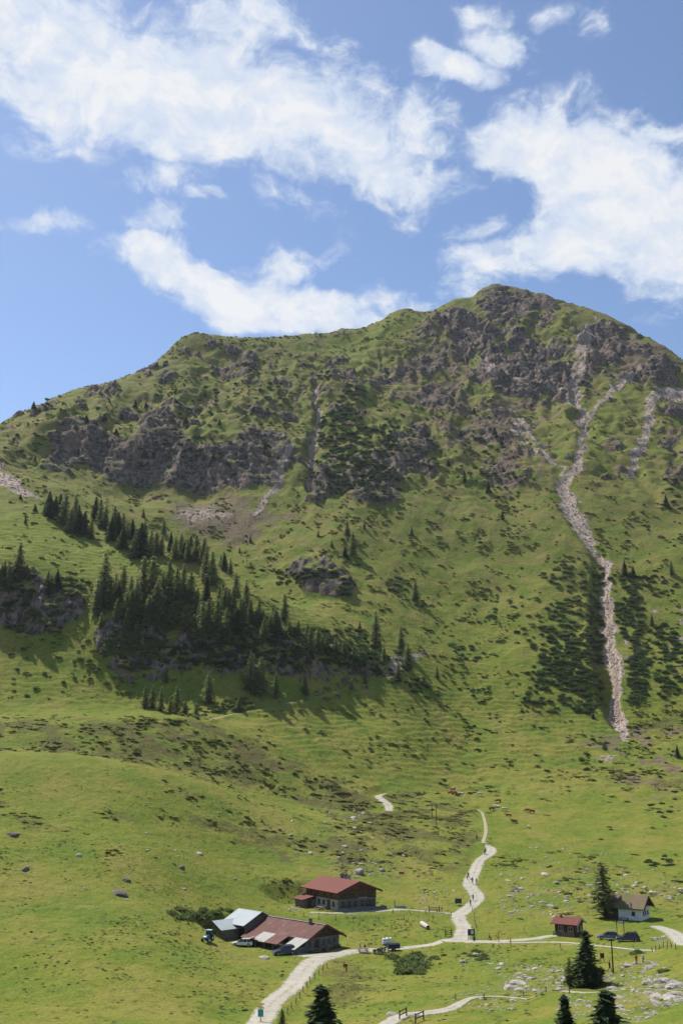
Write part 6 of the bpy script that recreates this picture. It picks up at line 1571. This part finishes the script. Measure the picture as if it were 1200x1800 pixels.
# ------------------------------------------------------------------ fences
def fence(pxs, label, step=3.2, h=1.1, wires=(.45, .9), group=None, name='wire_fence'):
    P_ = [hit(*q) for q in pxs]; o0 = P_[0]
    t = thing(name, o0, 0, label, 'fence', group)
    post = MB().tube([(0, 0, -.3), (0, 0, h)], .075, 6).mesh('post', M_POST)
    frng = random.Random(len(pxs)); pts_ = []
    for a, b in zip(P_[:-1], P_[1:]):
        n = max(1, int((b - a).length / step))
        for k in range(n): pts_.append(a.lerp(b, k / n))
    pts_.append(P_[-1])
    pts_ = [Vector((p.x, p.y, gz(p.x, p.y))) for p in pts_]
    for p in pts_:
        o = link('post', post, t); o.location = p - o0; o.rotation_euler = (frng.gauss(0, .07), frng.gauss(0, .07), 0); o.scale = (1, 1, frng.uniform(.85, 1.1))
    for z in wires: MB().tube([p - o0 + Vector((0, 0, z)) for p in pts_], .012, 4, False).part('wire', t, M_WIRE)
    return t
fence([(533, 1611), (560, 1616), (590, 1618), (620, 1621), (665, 1619), (710, 1617), (760, 1617), (792, 1613)], 'post and wire fence across the meadow below the red-roofed hut', 3.4)
fence([(497, 1790), (520, 1765), (545, 1728), (575, 1702)], 'short wire fence along the right verge of the gravel road', 3.0, 1.0)
fence([(690, 1605), (720, 1606), (748, 1606), (768, 1604)], 'low wire fence beside the hut path', 3.0, .9)
fence([(836, 1632), (832, 1612), (830, 1603)], 'thin wire fence along the right edge of the gravel path', 3.0, 1.0)
fence([(985, 1668), (1030, 1671), (1075, 1674), (1146, 1673), (1187, 1669)], 'sparse wire fence along the farm track', 5.0, 1.0)
fence([(800, 1757), (850, 1757), (920, 1752), (1000, 1746)], 'thin low wire fence beside the stream path', 4.0, .8)
def rail(pxs, label, group):
    P_ = [hit(*q) for q in pxs]; o0 = P_[0]
    t = thing('bridge_railing', o0, 0, label, 'railing', group)
    for p in P_: MB().box(-.08, .08, -.08, .08, -.4, 1.15).part('post', t, T_DARK).location = p - o0
    for z in (.55, 1.0): MB().tube([p - o0 + Vector((0, 0, z)) for p in P_], .07, 6).part('handrail', t, T_DARK)
rail([(702, 1793), (714, 1787)], 'dark timber railing on the meadow side of the little bridge', None); rail([(730, 1799), (744, 1793)], 'dark timber railing on the near side of the little bridge', None)
def gate(px, py, rz, label, w_=2.4):
    t = thing('timber_gate', hit(px, py), rz, label, 'gate')
    for x in (-w_ / 2, w_ / 2): MB().box(x - .08, x + .08, -.08, .08, -.3, 1.4).part('post', t, T_DARK)
    for z in (.35, .7, 1.05): MB().box(-w_ / 2 + .081, w_ / 2 - .081, -.04, .04, z - .06, z + .06).part('rail', t, T_DARK)
gate(763, 1604, R(8), 'dark timber gate on the path to the red-roofed hut'); gate(788, 1646, R(40), 'weathered timber gate post and woodpile at the left edge of the junction', 1.8)
bench(hit(1150, 1653), R(12), 'grey stone-like bench on the grass left of the farmhouse road', 1.6, False, M_CONC)
# ------------------------------------------------------------------ boulders and stones
import bmesh
def stone_mat(name='limestone', k_=1.0):
    m, t, b = mat(name)
    co = coords(t); oi = t.new('ShaderNodeObjectInfo')
    n = t.noise(co, 1.6, 6, .65); k = t.noise(co, 5, 5, .65)
    c = t.mix(t.smooth(n, .35, .65), (.44, .40, .355), (.27, .245, .215))
    c = t.mix(t.math('MULTIPLY', oi.outputs['Random'], .55), c, (.20, .18, .155))
    c = t.mix(t.math('MULTIPLY', t.smooth(k, .55, .7), .7), c, (.09, .085, .065))
    if k_ < 1: c = t.mix(1 - k_, c, (.05, .042, .034))
    t.l.new(c, b.inputs['Base Color']); b.inputs['Roughness'].default_value = .95
    bump(t, b, t.math('ADD', n, k), .8, .12)
    return m
M_ROCK = stone_mat(); M_ROCK_D = stone_mat('dark_earthy_rock', .25)
def boulder_mesh(seed, sub=2):
    r = np.random.default_rng(seed)
    bm = bmesh.new(); bmesh.ops.create_icosphere(bm, subdivisions=sub, radius=1)
    cuts = [(rand_dirs(r, 1)[0], r.uniform(.55, .85)) for _ in range(7)]
    f = r.uniform(.65, 1.0); g = r.uniform(.55, .8)
    for v in bm.verts:
        p = np.array(v.co)
        for d, k in cuts:
            e = p @ d - k
            if e > 0: p = p - d * e * .92
        p = p * np.array([1.1, f * 1.1, g]) + r.normal(0, .03, 3)
        v.co = p
    me = bpy.data.meshes.new('boulder'); bm.to_mesh(me); bm.free(); me.materials.append(M_ROCK)
    return me
BOULDERS = [boulder_mesh(500 + i) for i in range(7)]
DARK_B = [m_.copy() for m_ in BOULDERS]
for m_ in DARK_B: m_.materials[0] = M_ROCK_D
PEBBLES = [boulder_mesh(520 + i, 1) for i in range(5)]
STONE_AREAS = [  # px, py, half w, half h, n, radius range m, phrase
    (1000, 1545, 130, 65, 46, (.35, .95), 'on the stony meadow between the gravel path and the larch'), (940, 1590, 60, 30, 26, (.3, .8), 'on the stony meadow between the gravel path and the larch'), (1080, 1560, 110, 24, 18, (.3, .75), 'on the stony slope behind the white farmhouse'), (1180, 1570, 30, 20, 8, (.4, .9), 'on the stony slope behind the white farmhouse'),
    (640, 1490, 100, 50, 34, (.35, 1.0), 'on the heath knoll above the red-roofed hut'), (640, 1530, 70, 20, 18, (.3, .8), 'on the heath knoll above the red-roofed hut'), (540, 1480, 80, 40, 14, (.3, .7), 'on the heath knoll above the red-roofed hut'), (600, 1430, 60, 16, 8, (.4, .9), 'on the crest of the knoll near the ridge path'), (770, 1580, 40, 30, 8, (.3, .7), 'on the turf left of the gravel path'),
    (940, 1720, 60, 24, 28, (.3, .9), 'in the grassy hollow left of the big spruce'), (860, 1755, 60, 22, 12, (.25, .6), 'beside the stream path'), (850, 1695, 40, 20, 7, (.3, .8), 'in the hollow below the road junction'),
    (1120, 1720, 60, 30, 30, (.3, .9), 'on the stony bank below the farm track'), (1170, 1745, 34, 24, 26, (.35, 1.0), 'on the stony bank below the farm track'), (1100, 1775, 60, 22, 14, (.2, .5), 'around the stout spruces'), (1010, 1770, 30, 20, 8, (.2, .5), 'around the stout spruces'), (1170, 1650, 20, 12, 8, (.25, .6), 'on the grass inside the bend of the farmhouse road'),
    (240, 1540, 200, 70, 12, (.25, .6), 'scattered over the smooth green hillside'), (350, 1450, 120, 50, 8, (.25, .6), 'scattered over the smooth green hillside'), (520, 1597, 16, 5, 5, (.3, .7), 'heaped beside the annex of the red-roofed hut'),
]
SPECIAL = [  # px, py, radius m, label
    (902, 1565, 1.5, 'large square dark boulder on the meadow right of the gravel path'), (957, 1538, 1.3, 'big rounded grey boulder on the stony meadow, uphill of the square one'), (957, 1508, .8, 'pale boulder highest on the stony meadow'), (628, 1534, 1.5, 'largest pale flat boulder on the knoll above the red-roofed hut'),
    (620, 1438, 1.6, 'upright grey boulder on the crest of the knoll'), (464, 1684, 1.2, 'pale flat boulder at the edge of the barn yard'), (723, 1786, 1.1, 'upright pale boulder beside the little bridge'), (688, 1784, .8, 'grey boulder beside the meadow-side bridge railing'), (835, 1680, 1.0, 'rounded boulder among willows below the junction'), (908, 1729, 1.3, 'pale slab boulder in the grassy hollow'), (903, 1738, 1.6, 'long low rock in the grassy hollow'),
    (1153, 1752, 1.0, 'biggest pale boulder on the stony bank'), (985, 1741, .9, 'pale boulder at the foot of the young larch'), (1085, 1756, 1.1, 'split pale boulder above the stout spruce'), (1075, 1738, .9, 'white outcrop boulder between spruces and bank'), (212, 1572, 1.7, 'dark earth-topped rock on the smooth green hillside'), (223, 1548, .9, 'small dark rock uphill of the earth-topped one'), (22, 1467, 1.3, 'dark rock at the left brink of the hillside'), (140, 1504, .9, 'flat white stone alone on the green hillside'), (45, 1528, .9, 'brown rock beside a tuft on the green hillside'), (350, 1500, 1.0, 'grey rock on the upper green hillside'), (318, 1525, .9, 'brownish rock on the middle of the green hillside'), (1148, 1530, .7, 'grey stone beside the sunny juniper patch'), (490, 592, 2.6, 'dark rock knob on the skyline ridge'), (1092, 1622, 1.0, 'dark boulder at the corner of the white farmhouse')]
srng = np.random.default_rng(31)
stones = []
for px, py, hw, hh, n, rad, ph in STONE_AREAS:
    for i in range(n):
        a = srng.uniform(0, 6.28); q = math.sqrt(srng.random()); x, y = px + hw * q * math.cos(a), py + hh * q * math.sin(a)
        p = hit(x, y)
        if grid_sample(road_d, p.x, p.y) > .02: continue
        stones.append((p, rad[0] + (rad[1] - rad[0]) * srng.random() ** 2, ph))
def put_stone(p, s, label, group):
    o = link('boulder', trng.choice(DARK_B if 'dark' in label or 'brown' in label else BOULDERS)); o.location = p - Vector((0, 0, s * .12)); o.scale = (s * trng.uniform(.85, 1.3), s, s * trng.uniform(.8, 1.1)); o.rotation_euler = (trng.gauss(0, .15), trng.gauss(0, .15), trng.uniform(0, 6.28))
    tag(o, label, 'boulder', group)
for px, py, s, lb in SPECIAL: put_stone(hit(px, py), s, lb, None)
stones.sort(key=lambda s: -s[1] / depth_of(s[0]))
keep = stones[:300 - len(SPECIAL)]
for p, s, ph in keep: put_stone(p, s, ('large ' if s > .7 else 'small ' if s < .42 else '') + 'weathered grey limestone boulder ' + ph, 'boulders ' + ph)
small = []; sizes = []
for px, py, hw, hh, n, rad, ph in STONE_AREAS:
    for i in range(n * 9):
        a = srng.uniform(0, 6.28); q = math.sqrt(srng.random()); p = hit(px + hw * 1.1 * q * math.cos(a), py + hh * 1.1 * q * math.sin(a))
        if grid_sample(road_d, p.x, p.y) > .02: continue
        small.append(tuple(p)); s = srng.uniform(.1, .28); sizes.append((s * 1.2, s, s * .8))
for p, s, ph in stones[300 - len(SPECIAL):]: small.append(tuple(p)); sizes.append((s, s, s * .8))
scatter('loose_stones', PEBBLES, small, sizes)
sp = on_ground(120000, -.42, .42, 430, 900, np.clip(scree * .8, 0, 1), 12)
ss = np.random.default_rng(13).uniform(.25, .9, len(sp)) ** 1.3
scatter('scree_blocks', PEBBLES, sp, np.stack([ss * 1.2, ss, ss * .8], -1))
build_ground(); build_roads(); build_haze()
